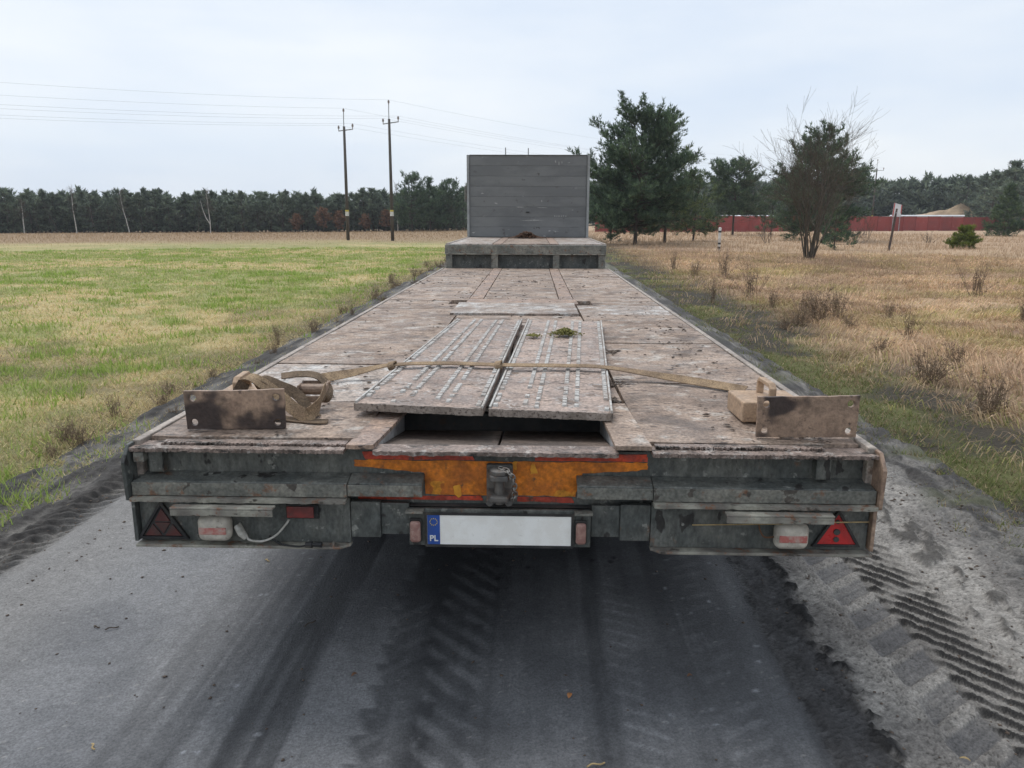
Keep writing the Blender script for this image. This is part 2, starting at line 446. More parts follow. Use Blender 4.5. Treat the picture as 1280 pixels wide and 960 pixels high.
class MB:
    def __init__(s):
        s.v, s.f = [], []

    def add(s, vs, fs):
        o = len(s.v)
        s.v += [tuple(map(float, p)) for p in vs]
        s.f += [tuple(i + o for i in q) for q in fs]
        return s

    def box(s, x0, x1, y0, y1, z0, z1):
        return s.add([(x0, y0, z0), (x1, y0, z0), (x1, y1, z0), (x0, y1, z0), (x0, y0, z1), (x1, y0, z1), (x1, y1, z1), (x0, y1, z1)],
                     [(0, 3, 2, 1), (4, 5, 6, 7), (0, 1, 5, 4), (1, 2, 6, 5), (2, 3, 7, 6), (3, 0, 4, 7)])

    def prism(s, prof, a0, a1, axis='x'):
        """profile in the plane across axis, swept from a0 to a1 (x: (y,z); y: (x,z); z: (x,y))"""
        n = len(prof)
        mk = {'x': lambda a, p: (a, p[0], p[1]), 'y': lambda a, p: (p[0], a, p[1]), 'z': lambda a, p: (p[0], p[1], a)}[axis]
        vs = [mk(a0, p) for p in prof] + [mk(a1, p) for p in prof]
        fs = [tuple(range(n - 1, -1, -1)), tuple(range(n, 2 * n))]
        fs += [(i, (i + 1) % n, n + (i + 1) % n, n + i) for i in range(n)]
        return s.add(vs, fs)

    def tube(s, pts, rad, n=8, cap=True):
        pts = [Vector(p) for p in pts]
        rad = rad if isinstance(rad, (list, tuple)) else [rad] * len(pts)
        vs, fs = [], []
        up = Vector((0.13, 0.21, 0.97))
        for i, p in enumerate(pts):
            t = (pts[min(i + 1, len(pts) - 1)] - pts[max(i - 1, 0)])
            t = t.normalized() if t.length > 1e-9 else Vector((0, 0, 1))
            a = t.cross(up)
            if a.length < 0.05:
                a = t.cross(Vector((1, 0, 0)))
            a.normalize()
            b = t.cross(a)
            for k in range(n):
                th = 2 * math.pi * k / n
                vs.append(p + (a * math.cos(th) + b * math.sin(th)) * rad[i])
        for i in range(len(pts) - 1):
            for k in range(n):
                fs.append((i * n + k, i * n + (k + 1) % n, (i + 1) * n + (k + 1) % n, (i + 1) * n + k))
        if cap:
            fs.append(tuple(range(n - 1, -1, -1)))
            fs.append(tuple((len(pts) - 1) * n + k for k in range(n)))
        return s.add(vs, fs)

    def ribbon(s, pts, sides, width, th):
        pts = [Vector(p) for p in pts]
        vs, fs = [], []
        for i, p in enumerate(pts):
            t = (pts[min(i + 1, len(pts) - 1)] - pts[max(i - 1, 0)]).normalized()
            sd = Vector(sides[i])
            sd = (sd - t * sd.dot(t)).normalized()
            nn = t.cross(sd)
            for a, b in ((-.5, -.5), (.5, -.5), (.5, .5), (-.5, .5)):
                vs.append(p + sd * width * a + nn * th * b)
        m = len(pts)
        for i in range(m - 1):
            for k in range(4):
                fs.append((i * 4 + k, i * 4 + (k + 1) % 4, i * 4 + 4 + (k + 1) % 4, i * 4 + 4 + k))
        fs += [(3, 2, 1, 0), tuple((m - 1) * 4 + k for k in range(4))]
        return s.add(vs, fs)

    def mesh(s, name, mat, smooth=False):
        me = bpy.data.meshes.new(name)
        me.from_pydata(s.v, [], s.f)
        me.materials.append(MATS[mat])
        bm = bmesh.new()
        bm.from_mesh(me)
        bmesh.ops.recalc_face_normals(bm, faces=bm.faces)
        bm.to_mesh(me)
        bm.free()
        if smooth:
            for p in me.polygons:
                p.use_smooth = True
        return me

    def build(s, name, mat, parent=None, bevel=0.0, seg=2, smooth=False):
        o = obj(name, s.mesh(name, mat, smooth), parent)
        if bevel:
            b = o.modifiers.new('bevel', 'BEVEL')
            b.width = bevel
            b.segments = seg
            b.limit_method = 'ANGLE'
            b.angle_limit = R(40)
        return o


def BOX(name, mat, parent, x0, x1, y0, y1, z0, z1, bevel=0.003, **k):
    return MB().box(x0, x1, y0, y1, z0, z1).build(name, mat, parent, bevel, **k)


def spline(pts, n=8):
    """Catmull-Rom through the points"""
    P = [np.array(p, float) for p in pts]
    P = [2 * P[0] - P[1]] + P + [2 * P[-1] - P[-2]]
    out = []
    for i in range(1, len(P) - 2):
        for k in range(n):
            t = k / n
            a, b, c, d = P[i - 1], P[i], P[i + 1], P[i + 2]
            out.append(0.5 * ((2 * b) + (c - a) * t + (2 * a - 5 * b + 4 * c - d) * t * t + (3 * b - a - 3 * c + d) * t ** 3))
    out.append(P[-2])
    return out


def plate2d(name, mat, parent, outline, holes, y0, y1, bevel=0.0):
    """plate in the XZ plane with real holes, from y0 to y1"""
    bm = bmesh.new()
    ed = []
    for loop in [outline] + holes:
        vs = [bm.verts.new((p[0], y0, p[1])) for p in loop]
        ed += [bm.edges.new((vs[i], vs[(i + 1) % len(vs)])) for i in range(len(vs))]
    r = bmesh.ops.triangle_fill(bm, edges=ed, use_beauty=True)
    fs = [g for g in r['geom'] if isinstance(g, bmesh.types.BMFace)]
    ex = bmesh.ops.extrude_face_region(bm, geom=fs)
    for g in ex['geom']:
        if isinstance(g, bmesh.types.BMVert):
            g.co.y = y1
    bmesh.ops.recalc_face_normals(bm, faces=bm.faces)
    me = bpy.data.meshes.new(name)
    bm.to_mesh(me)
    bm.free()
    me.materials.append(MATS[mat])
    o = obj(name, me, parent)
    if bevel:
        b = o.modifiers.new('bevel', 'BEVEL')
        b.width = bevel
        b.segments = 2
        b.limit_method = 'ANGLE'
        b.angle_limit = R(50)
    return o


def circle(cx, cz, r, n=20, sx=1.0):
    return [(cx + sx * r * math.cos(2 * math.pi * k / n), cz + r * math.sin(2 * math.pi * k / n)) for k in range(n)]


def blob(name, mat, parent=None, size=(1, 1, 1), rough=0.35, seed=0, sub=2):
    bm = bmesh.new()
    bmesh.ops.create_icosphere(bm, subdivisions=sub, radius=1.0)
    rr = random.Random(seed)
    for v in bm.verts:
        k = 1 + rr.uniform(-rough, rough)
        v.co = Vector((v.co.x * size[0] * k, v.co.y * size[1] * k, max(-0.3, v.co.z) * size[2] * k))
    me = bpy.data.meshes.new(name)
    bm.to_mesh(me)
    bm.free()
    me.materials.append(MATS[mat])
    return obj(name, me, parent)


# ------------------------------------------------------------------ ground
def gz(x, y):
    """height of the open ground"""
    x, y = np.asarray(x, float), np.asarray(y, float)
    d = np.hypot(x - CAM[0], y - CAM[1])
    z = -0.0085 * np.clip(d - 55, 0, 110) * sst(5, -40, x)
    z = z + 0.26 * (fbm(x, y, 1.7, 5, 3) - 0.5) * sst(3.2, 6.0, x) + 0.05 * (fbm(x, y, 2.5, 6, 3) - 0.5) * sst(-3.2, -6, x)
    return z


def gcol(x, y):
    """own colour of the open ground and of what grows on it: (colour, share of green)"""
    x, y = np.asarray(x, float), np.asarray(y, float)
    d = np.hypot(x - CAM[0], y - CAM[1])
    n1, n2, n3 = fbm(x, y, 5.0, 11, 4), fbm(x, y, 0.8, 17, 3), fbm(x, y, 1.6, 23, 3)
    # left meadow: green and straw patches, brown towards the wood
    far = sst(44, 64, d + 14 * (n1 - 0.5))
    green = sst(0.41, 0.62, n1 * 0.40 + n2 * 0.60 + 0.04 * sst(8, 20, d))
    cl = mixc((0.45, 0.37, 0.195), (0.29, 0.295, 0.125), green)
    cl = mixc(cl, (0.075, 0.06, 0.043), sst(0.60, 0.70, n3) * 0.55 * sst(26, 10, d))
    cl = mixc(cl, (0.30, 0.215, 0.135), far)
    edge = sst(-4.6, -3.1, x + 1.2 * (n2 - 0.5)) * sst(0, 4, y)
    cl = mixc(cl, (0.12, 0.095, 0.062), edge * 0.8)
    # right: green-black verge, then matted dry grass
    verge = sst(5.2, 3.4, x + 2.2 * (n2 - 0.5) - 0.012 * d)
    moss = sst(0.55, 0.68, n3) * 0.6
    cr_ = mixc((0.45, 0.325, 0.21), (0.30, 0.205, 0.145), sst(0.42, 0.60, 0.5 * n1 + 0.5 * n2))
    cr_ = mixc(cr_, (0.27, 0.245, 0.075), moss * sst(60, 20, d))
    cr_ = mixc(cr_, (0.42, 0.30, 0.20), sst(30, 60, d))
    cv = mixc((0.060, 0.053, 0.042), (0.115, 0.12, 0.05), sst(0.46, 0.64, n2))
    cr_ = mixc(cr_, cv, verge)
    s = sst(-1, 1, x)
    far2 = sst(140, 260, d)
    c = mixc(mixc(cl, cr_, s), (0.10, 0.10, 0.06), far2)
    g = green * (1 - far) * (1 - s) * (1 - edge) + s * np.maximum(verge * sst(0.42, 0.6, n2), moss * 0.5)
    return c, g, verge * s + edge * (1 - s)


def graded(lims):
    """lims: list of (from, to, step)"""
    out = []
    for a, b, st in lims:
        out.append(np.linspace(a, b, max(2, int(round((b - a) / st)) + 1))[:-1])
    return np.concatenate(out + [[lims[-1][1]]])


gx = graded([(-3000, -400, 300), (-400, -120, 20), (-120, -40, 4), (-40, -12, 0.8), (-12, 12, 0.15), (12, 40, 0.8), (40, 120, 4), (120, 400, 20), (400, 3000, 300)])
gy = graded([(-400, -40, 60), (-40, -4, 3), (-4, 14, 0.15), (14, 50, 0.5), (50, 160, 3), (160, 500, 20), (500, 4000, 350)])
GX, GY = np.meshgrid(gx, gy)
GZ = gz(GX, GY)
cor = sst(-3.35, -3.0, GX) * sst(3.1, 2.75, GX) * (GY < 150)
GZ = GZ - 0.10 * cor
gc, _, _ = gcol(GX, GY)
ny, nx = GX.shape
idx = np.arange(nx * ny).reshape(ny, nx)
gf = np.stack([idx[:-1, :-1], idx[:-1, 1:], idx[1:, 1:], idx[1:, :-1]], -1).reshape(-1, 4)
ground = obj('ground', np_mesh('ground', np.stack([GX, GY, GZ], -1).reshape(-1, 3), gf, 'soil', col=gc.reshape(-1, 3), smooth=True))
tag(ground, 'open flat field of short grass and dry grass', 'ground', kind='structure')

# ------------------------------------------------------------------ road with wet tracks, sandy verges, tyre prints
rx = np.concatenate([np.arange(-3.6, 1.40, 0.0125), np.arange(1.40, 1.98, 0.0065), np.arange(1.98, 3.3, 0.0125)])
ry = [-8.0, -5, -3, -2.2, -1.7]
yy = -1.4
while yy < 2.6:
    ry.append(yy)
    yy += 0.012 if yy < -0.55 or yy > 1.6 else 0.0085
st = 0.016
while yy < 130:
    ry.append(yy)
    st = min(st * 1.045, 6)
    yy += st
ry = np.array(ry)
X, Y = np.meshgrid(rx, ry)
wob = 0.05 * (fbm(X, Y, 0.5, 31, 3) - 0.5) + 0.10 * (vn(X * 0, Y, 1.6, 33) - 0.5)
xs = X + wob
fine_n = fbm(X, Y, 0.06, 41, 3)
cl_n = fbm(X, Y, 0.35, 43, 4)
streak = fbm(X * 1.0, Y * 0.06, 0.045, 47, 3)


def band(a, b, e=0.05):
    return sst(a - e, a + e, xs) * sst(b + e, b - e, xs)


# wetness of the carriageway
patch = fbm(X, Y, 0.9, 53, 3)
saw = (((Y + 0.3 * cl_n * 0.13) / 0.135) % 1.0)
jag = 0.05 * (saw - 0.5) + 0.05 * (cl_n - 0.5)          # lug marks bite into the left edge of the middle track
wet = 0.60 * band(-1.25, -0.86, 0.07) * (0.45 + 1.1 * (streak - 0.15))
wet = np.maximum(wet, 0.84 * band(-0.87, -0.66, 0.022) * (0.72 + 0.5 * streak))
wet = np.maximum(wet, 0.34 * band(-0.66, -0.44, 0.03) * (0.5 + patch))
wet = np.maximum(wet, (0.24 + 0.40 * patch) * band(-0.44, 1.10, 0.05))
wet = np.maximum(wet, 0.78 * sst(-0.46, -0.425, xs + jag) * sst(-0.10, -0.26, xs) * (0.75 + 0.45 * cl_n))
wet = np.maximum(wet, 0.74 * band(0.33, 0.44, 0.05))
wet = np.maximum(wet, 0.66 * band(0.62, 0.76, 0.07))
wet = np.maximum(wet, 0.60 * band(0.62, 1.02, 0.08))
wet = np.maximum(wet, 0.78 * band(1.04, 1.12, 0.03))


def bars(xa, xb, slope, period, duty, seed, brk=0.5):
    """worn bar marks of a tractor tyre between xa and xb, 0..1, broken up"""
    wv_ = 0.022 * (fbm(X, Y, 0.12, seed, 3) - 0.5)
    ph = ((Y - slope * (X - xa) + wv_ + 0.02 * (vn(X * 0, Y, 0.4, seed + 3) - 0.5)) / period) % 1.0
    q = np.abs(ph - 0.5) * 2
    b_ = sst(duty + 0.14, duty - 0.10, q) * sst(xa - 0.012, xa + 0.02, xs) * sst(xb + 0.02, xb - 0.02, xs)
    return b_ * sst(brk - 0.16, brk + 0.10, fbm(X, Y, 0.09, seed + 7, 3) + 0.12 * (vn(X, Y, 0.5, seed + 9) - 0.5))


lg1 = bars(-0.27, -0.04, -1.05, 0.135, 0.42, 55, 0.42)
wet = wet + 0.24 * sst(-0.32, -0.24, xs) * sst(0.02, -0.06, xs) - 0.36 * lg1
lg1b = bars(-0.44, -0.28, 0.9, 0.135, 0.30, 56, 0.55)
wet = wet - 0.22 * lg1b
wet = wet - 0.36 * bars(0.43, 0.58, -0.45, 0.085, 0.24, 57, 0.42) * sst(1.3, 0.4, Y)
wet = wet - 0.28 * bars(0.77, 0.93, 0.5, 0.10, 0.34, 58, 0.42)
for xl, wl, am in ((0.385, 0.006, .22), (0.445, 0.005, .16), (0.745, 0.004, .26), (-0.88, 0.008, .2), (-0.97, 0.006, .2), (-1.05, 0.01, .2), (0.13, 0.004, .12), (0.24, 0.003, .1)):
    wet = wet - am * np.exp(-((X + 0.35 * wob - xl) / wl) ** 2) * sst(0.35, 0.6, vn(X, Y, 0.3, 51))
wet = wet + 0.34 * sst(0.35, 1.3, Y) * band(-0.9, 1.1, 0.2)            # darker and glossier below the bed
wet = np.clip(wet + 0.22 * (cl_n - 0.5) + 0.20 * (streak - 0.5) + 0.12 * (fine_n - 0.5), 0, 1)

dry = mixc((0.215, 0.217, 0.222), (0.155, 0.158, 0.165), sst(0.38, 0.62, 0.5 * cl_n + 0.5 * patch))
dry = dry * (1.12, 1.12, 1.125)
dry = mixc(dry, (0.24, 0.232, 0.222), sst(-1.5, -2.2, xs) * 0.8)
fine_st = fbm(X, Y * 0.025, 0.017, 99, 2)                 # thin drag lines along the wheel tracks
wet = np.clip(wet + 0.55 * (fine_st - 0.5) * band(-1.3, -0.62, 0.08) + 0.22 * (fine_st - 0.5) * band(-0.4, 1.05, 0.1), 0, 1)
c = mixc(dry, (0.031, 0.032, 0.036), wet * 0.93)
speck = np.random.default_rng(91).random(X.shape)
c = c * (1 + 0.20 * (speck - 0.5) + 0.22 * (fbm(X, Y, 0.03, 93, 2) - 0.5))[..., None]
# fine light grit
c = mixc(c, (0.40, 0.385, 0.36), (speck > 0.9955) * (1 - 0.8 * wet) * 0.5)
# sandy strip and its tyre print on the right
sand = sst(1.235, 1.275, xs + 0.09 * (cl_n - 0.5)) * sst(2.75, 2.35, xs + 0.25 * (cl_n - 0.5))
sandc = mixc((0.275, 0.258, 0.235), (0.185, 0.172, 0.158), sst(0.38, 0.62, cl_n))
gr2 = fbm(X, Y, 0.024, 95, 2)
sandc = sandc * (1 + 0.55 * (speck - 0.5) + 0.75 * (gr2 - 0.5))[..., None]
sandc = mixc(sandc, (0.06, 0.054, 0.05), (speck < 0.035) * 0.8)
c = mixc(c, sandc, sand * 0.97)
rgh = fbm(X, Y, 0.035, 89, 3) - 0.5
zz = (0.010 * rgh + 0.005 * (speck - 0.5)) * sand + 0.006 * (cl_n - 0.5) + 0.0016 * (speck - 0.5)
xm = X + 0.025 * (vn(X * 0, Y, 0.9, 71) - 0.5) - 0.012 * (Y - 0.4)
inn = sst(1.455, 1.49, xm + 0.03 * (cl_n - 0.5)) * sst(1.70, 1.665, xm)
outr = sst(1.655, 1.69, xm) * sst(1.95, 1.84, xm + 0.10 * (cl_n - 0.5))
yw2 = Y + 0.02 * (vn(X * 0, Y, 0.35, 72) - 0.5) + 0.012 * (cl_n - 0.5)
p1 = ((yw2 - 0.75 * (xm - 1.47)) / 0.2) % 1.0
pad = sst(0.34, 0.30, np.abs(p1 - 0.5)) * inn
seam = np.exp(-((p1 - 0.5) / 0.035) ** 2) * inn
lip_ = np.exp(-((p1 - 0.04) / 0.10) ** 2) * inn
p2 = ((yw2 + 1.15 * (xm - 1.68) + 0.02) / 0.1) % 1.0
brk = 0.25 + 0.75 * sst(0.26, 0.50, fbm(X, Y, 0.11, 74, 3) + 0.10)
rdg = np.exp(-((p2 - 0.5 + 0.16 * (fbm(X, Y, 0.05, 76, 2) - 0.5)) / 0.14) ** 2) * outr * brk
shd = np.exp(-((p2 - 0.28) / 0.16) ** 2) * outr * brk
zz = zz - 0.012 * (inn + outr) - 0.010 * pad + 0.006 * lip_ * (0.4 + fine_n) + 0.015 * rdg * (0.7 + 0.5 * fbm(X, Y, 0.05, 75, 2)) - 0.006 * shd
padc = np.array((0.105, 0.104, 0.108)) * (1 + 0.5 * (fbm(X, Y, 0.07, 97, 3) - 0.5) + 0.12 * (speck - 0.5))[..., None]
c = mixc(c, padc, pad * (0.42 + 0.5 * cl_n))
c = mixc(c, (0.085, 0.082, 0.082), seam * 0.6)
c = mixc(c, (0.20, 0.188, 0.172), outr * 0.5)
rdc = np.exp(-((p2 - 0.43 + 0.16 * (fbm(X, Y, 0.05, 76, 2) - 0.5)) / 0.17) ** 2) * outr * brk
c = mixc(c, (0.024, 0.023, 0.023), np.clip(rdc * 1.3, 0, 1) * 0.95)  # ridges darkened: wet soil, plus their shading put into the colour
# torn wet mud along the edge of the asphalt
mb = sst(1.07, 1.10, xs) * sst(1.32, 1.27, xs + 0.16 * (cl_n - 0.5))
mt = fbm(X, Y * 0.7, 0.05, 77, 3)
c = mixc(c, mixc((0.062, 0.060, 0.061), (0.036, 0.034, 0.034), sst(0.40, 0.62, mt)) * (1 + 0.7 * (speck - 0.5))[..., None], mb * 0.9)
zz = zz + 0.007 * mb * sst(0.45, 0.75, mt) + 0.007 * mb * (speck - 0.5)
mbe = np.exp(-((xs + 0.10 * (cl_n - 0.5) - 1.30) / 0.035) ** 2) * sst(0.52, 0.62, fbm(X, Y, 0.045, 78, 3))
zz = zz + 0.020 * mbe
c = mixc(c, (0.022, 0.021, 0.021), np.clip(mbe * 1.2, 0, 1))
ml2 = band(2.02, 2.26, 0.06) * sst(0.52, 0.66, fbm(X * 1.3 - 0.2 * Y, Y * 0.45, 0.06, 79, 3))
zz = zz + 0.016 * ml2
c = mixc(c, (0.060, 0.055, 0.050), ml2 * 0.85)
# mud verges
vl = sst(-2.25, -2.5, xs + 0.25 * (cl_n - 0.5))
vr = sst(2.30, 2.62, xs + 0.25 * (cl_n - 0.5))
clod = fbm(X, Y, 0.13, 83, 4)
clod2 = fbm(X * 1.6, Y * 0.5, 0.16, 85, 4)
mudc = mixc((0.145, 0.135, 0.122), (0.040, 0.036, 0.033), sst(0.36, 0.58, clod2))
mudc = mudc * (1 + 0.6 * (speck - 0.5) + 0.7 * (gr2 - 0.5))[..., None]
mudc = mixc(mudc, (0.085, 0.090, 0.042), vr * sst(0.55, 0.7, fbm(X, Y, 0.5, 87, 3)) * 0.7)
c = mixc(c, mudc, np.maximum(vl, vr) * 0.92)
zz = zz + 0.10 * (clod2 - 0.42) * vl + 0.085 * (clod - 0.45) * vr + 0.022 * rgh * np.maximum(vl, vr)
rutl = band(-2.62, -2.38, 0.05)
zz = zz - 0.03 * rutl + 0.02 * band(-2.36, -2.22, 0.04) * clod
tr_l = np.abs((((Y - 0.8 * X) / 0.09) % 1) - 0.5) * 2
zz = zz + 0.018 * sst(0.5, 0.8, tr_l) * rutl
# dried splashes
for i in range(34):
    px_ = rng.choice([0.78, 0.95, 1.0, 0.70, -0.85, -1.0]) + rng.normal(0, 0.05)
    py_ = rng.uniform(-0.45, 1.2)
    a_, b_ = rng.uniform(0.004, 0.012), rng.uniform(0.005, 0.014)
    c = mixc(c, (0.34, 0.35, 0.37), np.exp(-(((X - px_) / a_) ** 2 + ((Y - py_) / b_) ** 2) ** 2) * rng.uniform(0.4, 0.95))
for px_, py_ in ((740, 703), (763, 705), (767, 700), (590, 720), (622, 726), (660, 712)):
    q = hit(px_, py_, 2, 0)
    c = mixc(c, (0.012, 0.012, 0.013), np.exp(-(((X - q[0]) / 0.013) ** 2 + ((Y - q[1]) / 0.018) ** 2) ** 2) * 0.9)
z_edge = -0.16 * sst(-3.15, -3.5, X) - 0.16 * sst(2.9, 3.2, X)
zz = zz + z_edge + 0.012
alpha = np.clip(wet * (1 - sand) * (1 - np.maximum(vl, vr)) + 0.15 * np.maximum(vl, vr) + 0.2 * pad, 0, 1)
ny, nx = X.shape
idx = np.arange(nx * ny).reshape(ny, nx)
rf = np.stack([idx[:-1, :-1], idx[:-1, 1:], idx[1:, 1:], idx[1:, :-1]], -1).reshape(-1, 4)
road = obj('road', np_mesh('road', np.stack([X, Y, zz], -1).reshape(-1, 3), rf, 'roadmat',
                           col=np.concatenate([c.reshape(-1, 3), alpha.reshape(-1, 1)], 1), smooth=True))
tag(road, 'narrow wet asphalt road with muddy sandy edges and tyre prints', 'road', kind='structure')


# ------------------------------------------------------------------ grass
def blades(name, x, y, z, h, wd, col, lean, az, label, cat, bend=True, face=None):
    """each blade a bent strip of three triangles (or one triangle)"""
    n = len(x)
    fa = rng.uniform(0, math.pi, n) if face is None else face
    wx, wy = np.cos(fa) * wd / 2, np.sin(fa) * wd / 2
    lx, ly = np.cos(az) * h, np.sin(az) * h
    b0 = np.stack([x - wx, y - wy, z], -1)
    b1 = np.stack([x + wx, y + wy, z], -1)
    tip = np.stack([x + lx * np.sin(lean), y + ly * np.sin(lean), z + h * np.cos(lean)], -1)
    if not bend:
        v = np.stack([b0, b1, tip], 1).reshape(-1, 3)
        f = np.arange(3 * n).reshape(-1, 3)
        cc = np.repeat(col, 3, 0)
    else:
        l2 = lean * 0.45
        m = np.stack([x + 0.55 * lx * np.sin(l2), y + 0.55 * ly * np.sin(l2), z + 0.55 * h * np.cos(l2)], -1)
        ww = np.stack([wx, wy, wx * 0], -1) * 0.8
        v = np.stack([b0, b1, m + ww, m - ww, tip], 1).reshape(-1, 3)
        k = np.arange(n)[:, None] * 5
        f = np.concatenate([k + [0, 1, 2], k + [0, 2, 3], k + [3, 2, 4]])
        cc = np.repeat(col, 5, 0)
    o = obj(name, np_mesh(name, v, f, 'grass', col=cc))
    return tag(o, label, cat, kind='stuff')


def scatter(n, side, dmin, dmax, pw, xin, halfang=48):
    """ground points on one side of the road, density falling with distance, inside and somewhat beyond the view"""
    d = (rng.random(n) ** pw) * (dmax - dmin) + dmin
    a = R(1) * rng.uniform(1 if side > 0 else -halfang, halfang if side > 0 else 2, n)
    x, y = CAM[0] + d * np.sin(a), CAM[1] + d * np.cos(a)
    k = (x > xin) if side > 0 else (x < xin)
    return x[k], y[k], d[k]


# left meadow, short tufts
tx, ty, td = scatter(50000, -1, 3.4, 44, 1.6, -2.75)
_, tg, te = gcol(tx, ty)
keep = rng.random(len(tx)) > 0.72 * te * sst(-3.6, -2.8, tx) + 0.1
tx, ty, td, tg, te = tx[keep], ty[keep], td[keep], tg[keep], te[keep]
k = 9
x = np.repeat(tx, k) + rng.normal(0, 0.035, len(tx) * k) * np.repeat(1 + td / 14, k)
y = np.repeat(ty, k) + rng.normal(0, 0.035, len(tx) * k) * np.repeat(1 + td / 14, k)
d, g = np.repeat(td, k), np.repeat(tg, k)
gcl, _, _ = gcol(x, y)
lush = np.repeat(rng.random(len(tx)) < 0.04 + 0.9 * sst(0.56, 0.68, fbm(tx, ty, 0.42, 109, 3)) * (0.15 + 0.85 * tg), k)
isg = (rng.random(len(x)) < (0.10 + 0.55 * g)) | (lush & (rng.random(len(x)) < 0.9))
colr = np.where(isg[:, None], mixc((0.31, 0.38, 0.115), (0.50, 0.505, 0.23), rng.random(len(x))),
                mixc((0.80, 0.66, 0.38), (0.56, 0.44, 0.25), rng.random(len(x))))
colr = np.where(lush[:, None], colr * (0.80, 0.95, 0.62), mixc(colr, gcl * 1.6, 0.35)) * rng.uniform(0.7, 1.25, (len(x), 1))
h = rng.uniform(0.025, 0.07, len(x)) * np.where(lush, 1.8, 1.0) * np.repeat(rng.uniform(0.6, 1.35, len(tx)), k)
lean = np.where(isg, rng.uniform(0.1, 0.9, len(x)), rng.uniform(0.5, 1.4, len(x)))
blades('meadow_grass', x, y, gz(x, y) - 0.004, h, 0.0052 * (1 + d / 5), colr, lean, rng.uniform(0, 6.28, len(x)),
       'short green and straw coloured meadow grass beside the road', 'grass', bend=False)

# right verge: low grass and moss
tx, ty, td = scatter(26000, 1, 3.2, 26, 1.5, 2.35)
_, tg, te = gcol(tx, ty)
keep = rng.random(len(tx)) < te * (0.25 + 0.75 * tg) * sst(2.3, 3.0, tx)
tx, ty, td, tg = tx[keep], ty[keep], td[keep], tg[keep]
k = 9
x = np.repeat(tx, k) + rng.normal(0, 0.04, len(tx) * k)
y = np.repeat(ty, k) + rng.normal(0, 0.04, len(tx) * k)
d = np.repeat(td, k)
isg = rng.random(len(x)) < 0.62
colr = np.where(isg[:, None], mixc((0.13, 0.17, 0.055), (0.25, 0.255, 0.11), rng.random(len(x))),
                mixc((0.42, 0.34, 0.20), (0.22, 0.17, 0.11), rng.random(len(x)))) * rng.uniform(0.7, 1.2, (len(x), 1))
blades('verge_grass', x, y, gz(x, y) - 0.004, rng.uniform(0.025, 0.07, len(x)), 0.0045 * (1 + d / 6), colr, rng.uniform(0.3, 1.4, len(x)), rng.uniform(0, 6.28, len(x)),
       'low green grass on the muddy verge beside the trailer', 'grass', bend=False)

# right field: long matted dry grass in wind-laid tufts
tx, ty, td = scatter(30000, 1, 3.6, 40, 1.35, 3.2)
_, tg, te = gcol(tx, ty)
keep = rng.random(len(tx)) > 0.93 * te
tx, ty, td, tg = tx[keep], ty[keep], td[keep], tg[keep]
k = 9
nn_ = len(tx) * k
x = np.repeat(tx, k) + rng.normal(0, 0.05, nn_) * np.repeat(1 + td / 14, k)
y = np.repeat(ty, k) + rng.normal(0, 0.05, nn_) * np.repeat(1 + td / 14, k)
d = np.repeat(td, k)
gcl, _, _ = gcol(x, y)
taz = 6.28 * fbm(tx, ty, 1.4, 101, 2) * 1.6 + rng.normal(0, 0.5, len(tx))
az = np.repeat(taz, k) + rng.normal(0, 0.45, nn_)
colr = mixc((0.68, 0.51, 0.335), (0.44, 0.305, 0.205), rng.random(nn_))
colr = np.where((rng.random(nn_) < 0.10 + 0.3 * np.repeat(tg, k))[:, None], mixc((0.30, 0.31, 0.10), (0.45, 0.40, 0.15), rng.random(nn_)), colr)
colr = mixc(colr, gcl * 1.5, 0.35) * rng.uniform(0.75, 1.25, (nn_, 1)) * np.repeat(rng.uniform(0.75, 1.15, len(tx)) * (0.55 + 0.9 * fbm(tx, ty, 0.7, 113, 3)), k)[:, None]
sz = np.repeat(rng.uniform(0.5, 1.3, len(tx)) * (0.35 + 1.3 * fbm(tx, ty, 0.8, 103, 2)), k)
h = rng.uniform(0.08, 0.20, nn_) * sz
blades('dry_grass', x, y, gz(x, y) - 0.006, h, 0.0045 * (1 + d / 7), colr, rng.uniform(0.7, 1.5, nn_), az,
       'long matted dry straw grass covering the field', 'grass')
# far right field and far left fringe: upright dry stems
tx, ty, td = scatter(34000, 1, 26, 96, 1.2, 3.6)
gcl, _, _ = gcol(tx, ty)
n_ = len(tx)
blades('dry_field_stems', tx, ty, gz(tx, ty) - 0.01, rng.uniform(0.12, 0.42, n_) * (0.4 + fbm(tx, ty, 4, 107, 3)), 0.012 * (td / 22), mixc(gcl, (0.52, 0.375, 0.25), 0.45) * rng.uniform(0.75, 1.3, (n_, 1)),
       rng.uniform(0.1, 0.9, n_), rng.uniform(0, 6.28, n_), 'tall dry reddish straw grass standing across the far field', 'grass', bend=False, face=rng.normal(0, 0.4, n_))
tx, ty, td = scatter(34000, -1, 24, 118, 0.95, -3.2)
gcl, tg, _ = gcol(tx, ty)
n_ = len(tx)
blades('far_meadow_stems', tx, ty, gz(tx, ty) - 0.01, rng.uniform(0.05, 0.20, n_) * (0.5 + 0.8 * sst(50, 70, td)), 0.012 * (td / 20), gcl * 1.25 * rng.uniform(0.75, 1.35, (n_, 1)),
       rng.uniform(0.1, 1.0, n_), rng.uniform(0, 6.28, n_), 'thin brown grass in front of the pine wood', 'grass', bend=False, face=rng.normal(0, 0.4, n_))


# ------------------------------------------------------------------ the trailer
ZD = 0.915
T = empty('lowbed_trailer', (0, 0, 0))
tag(T, 'long low flatbed trailer with muddy board deck and grey raised front', 'trailer')
T_FAR, T_HEAD, ZN = 9.30, 13.50, 1.275


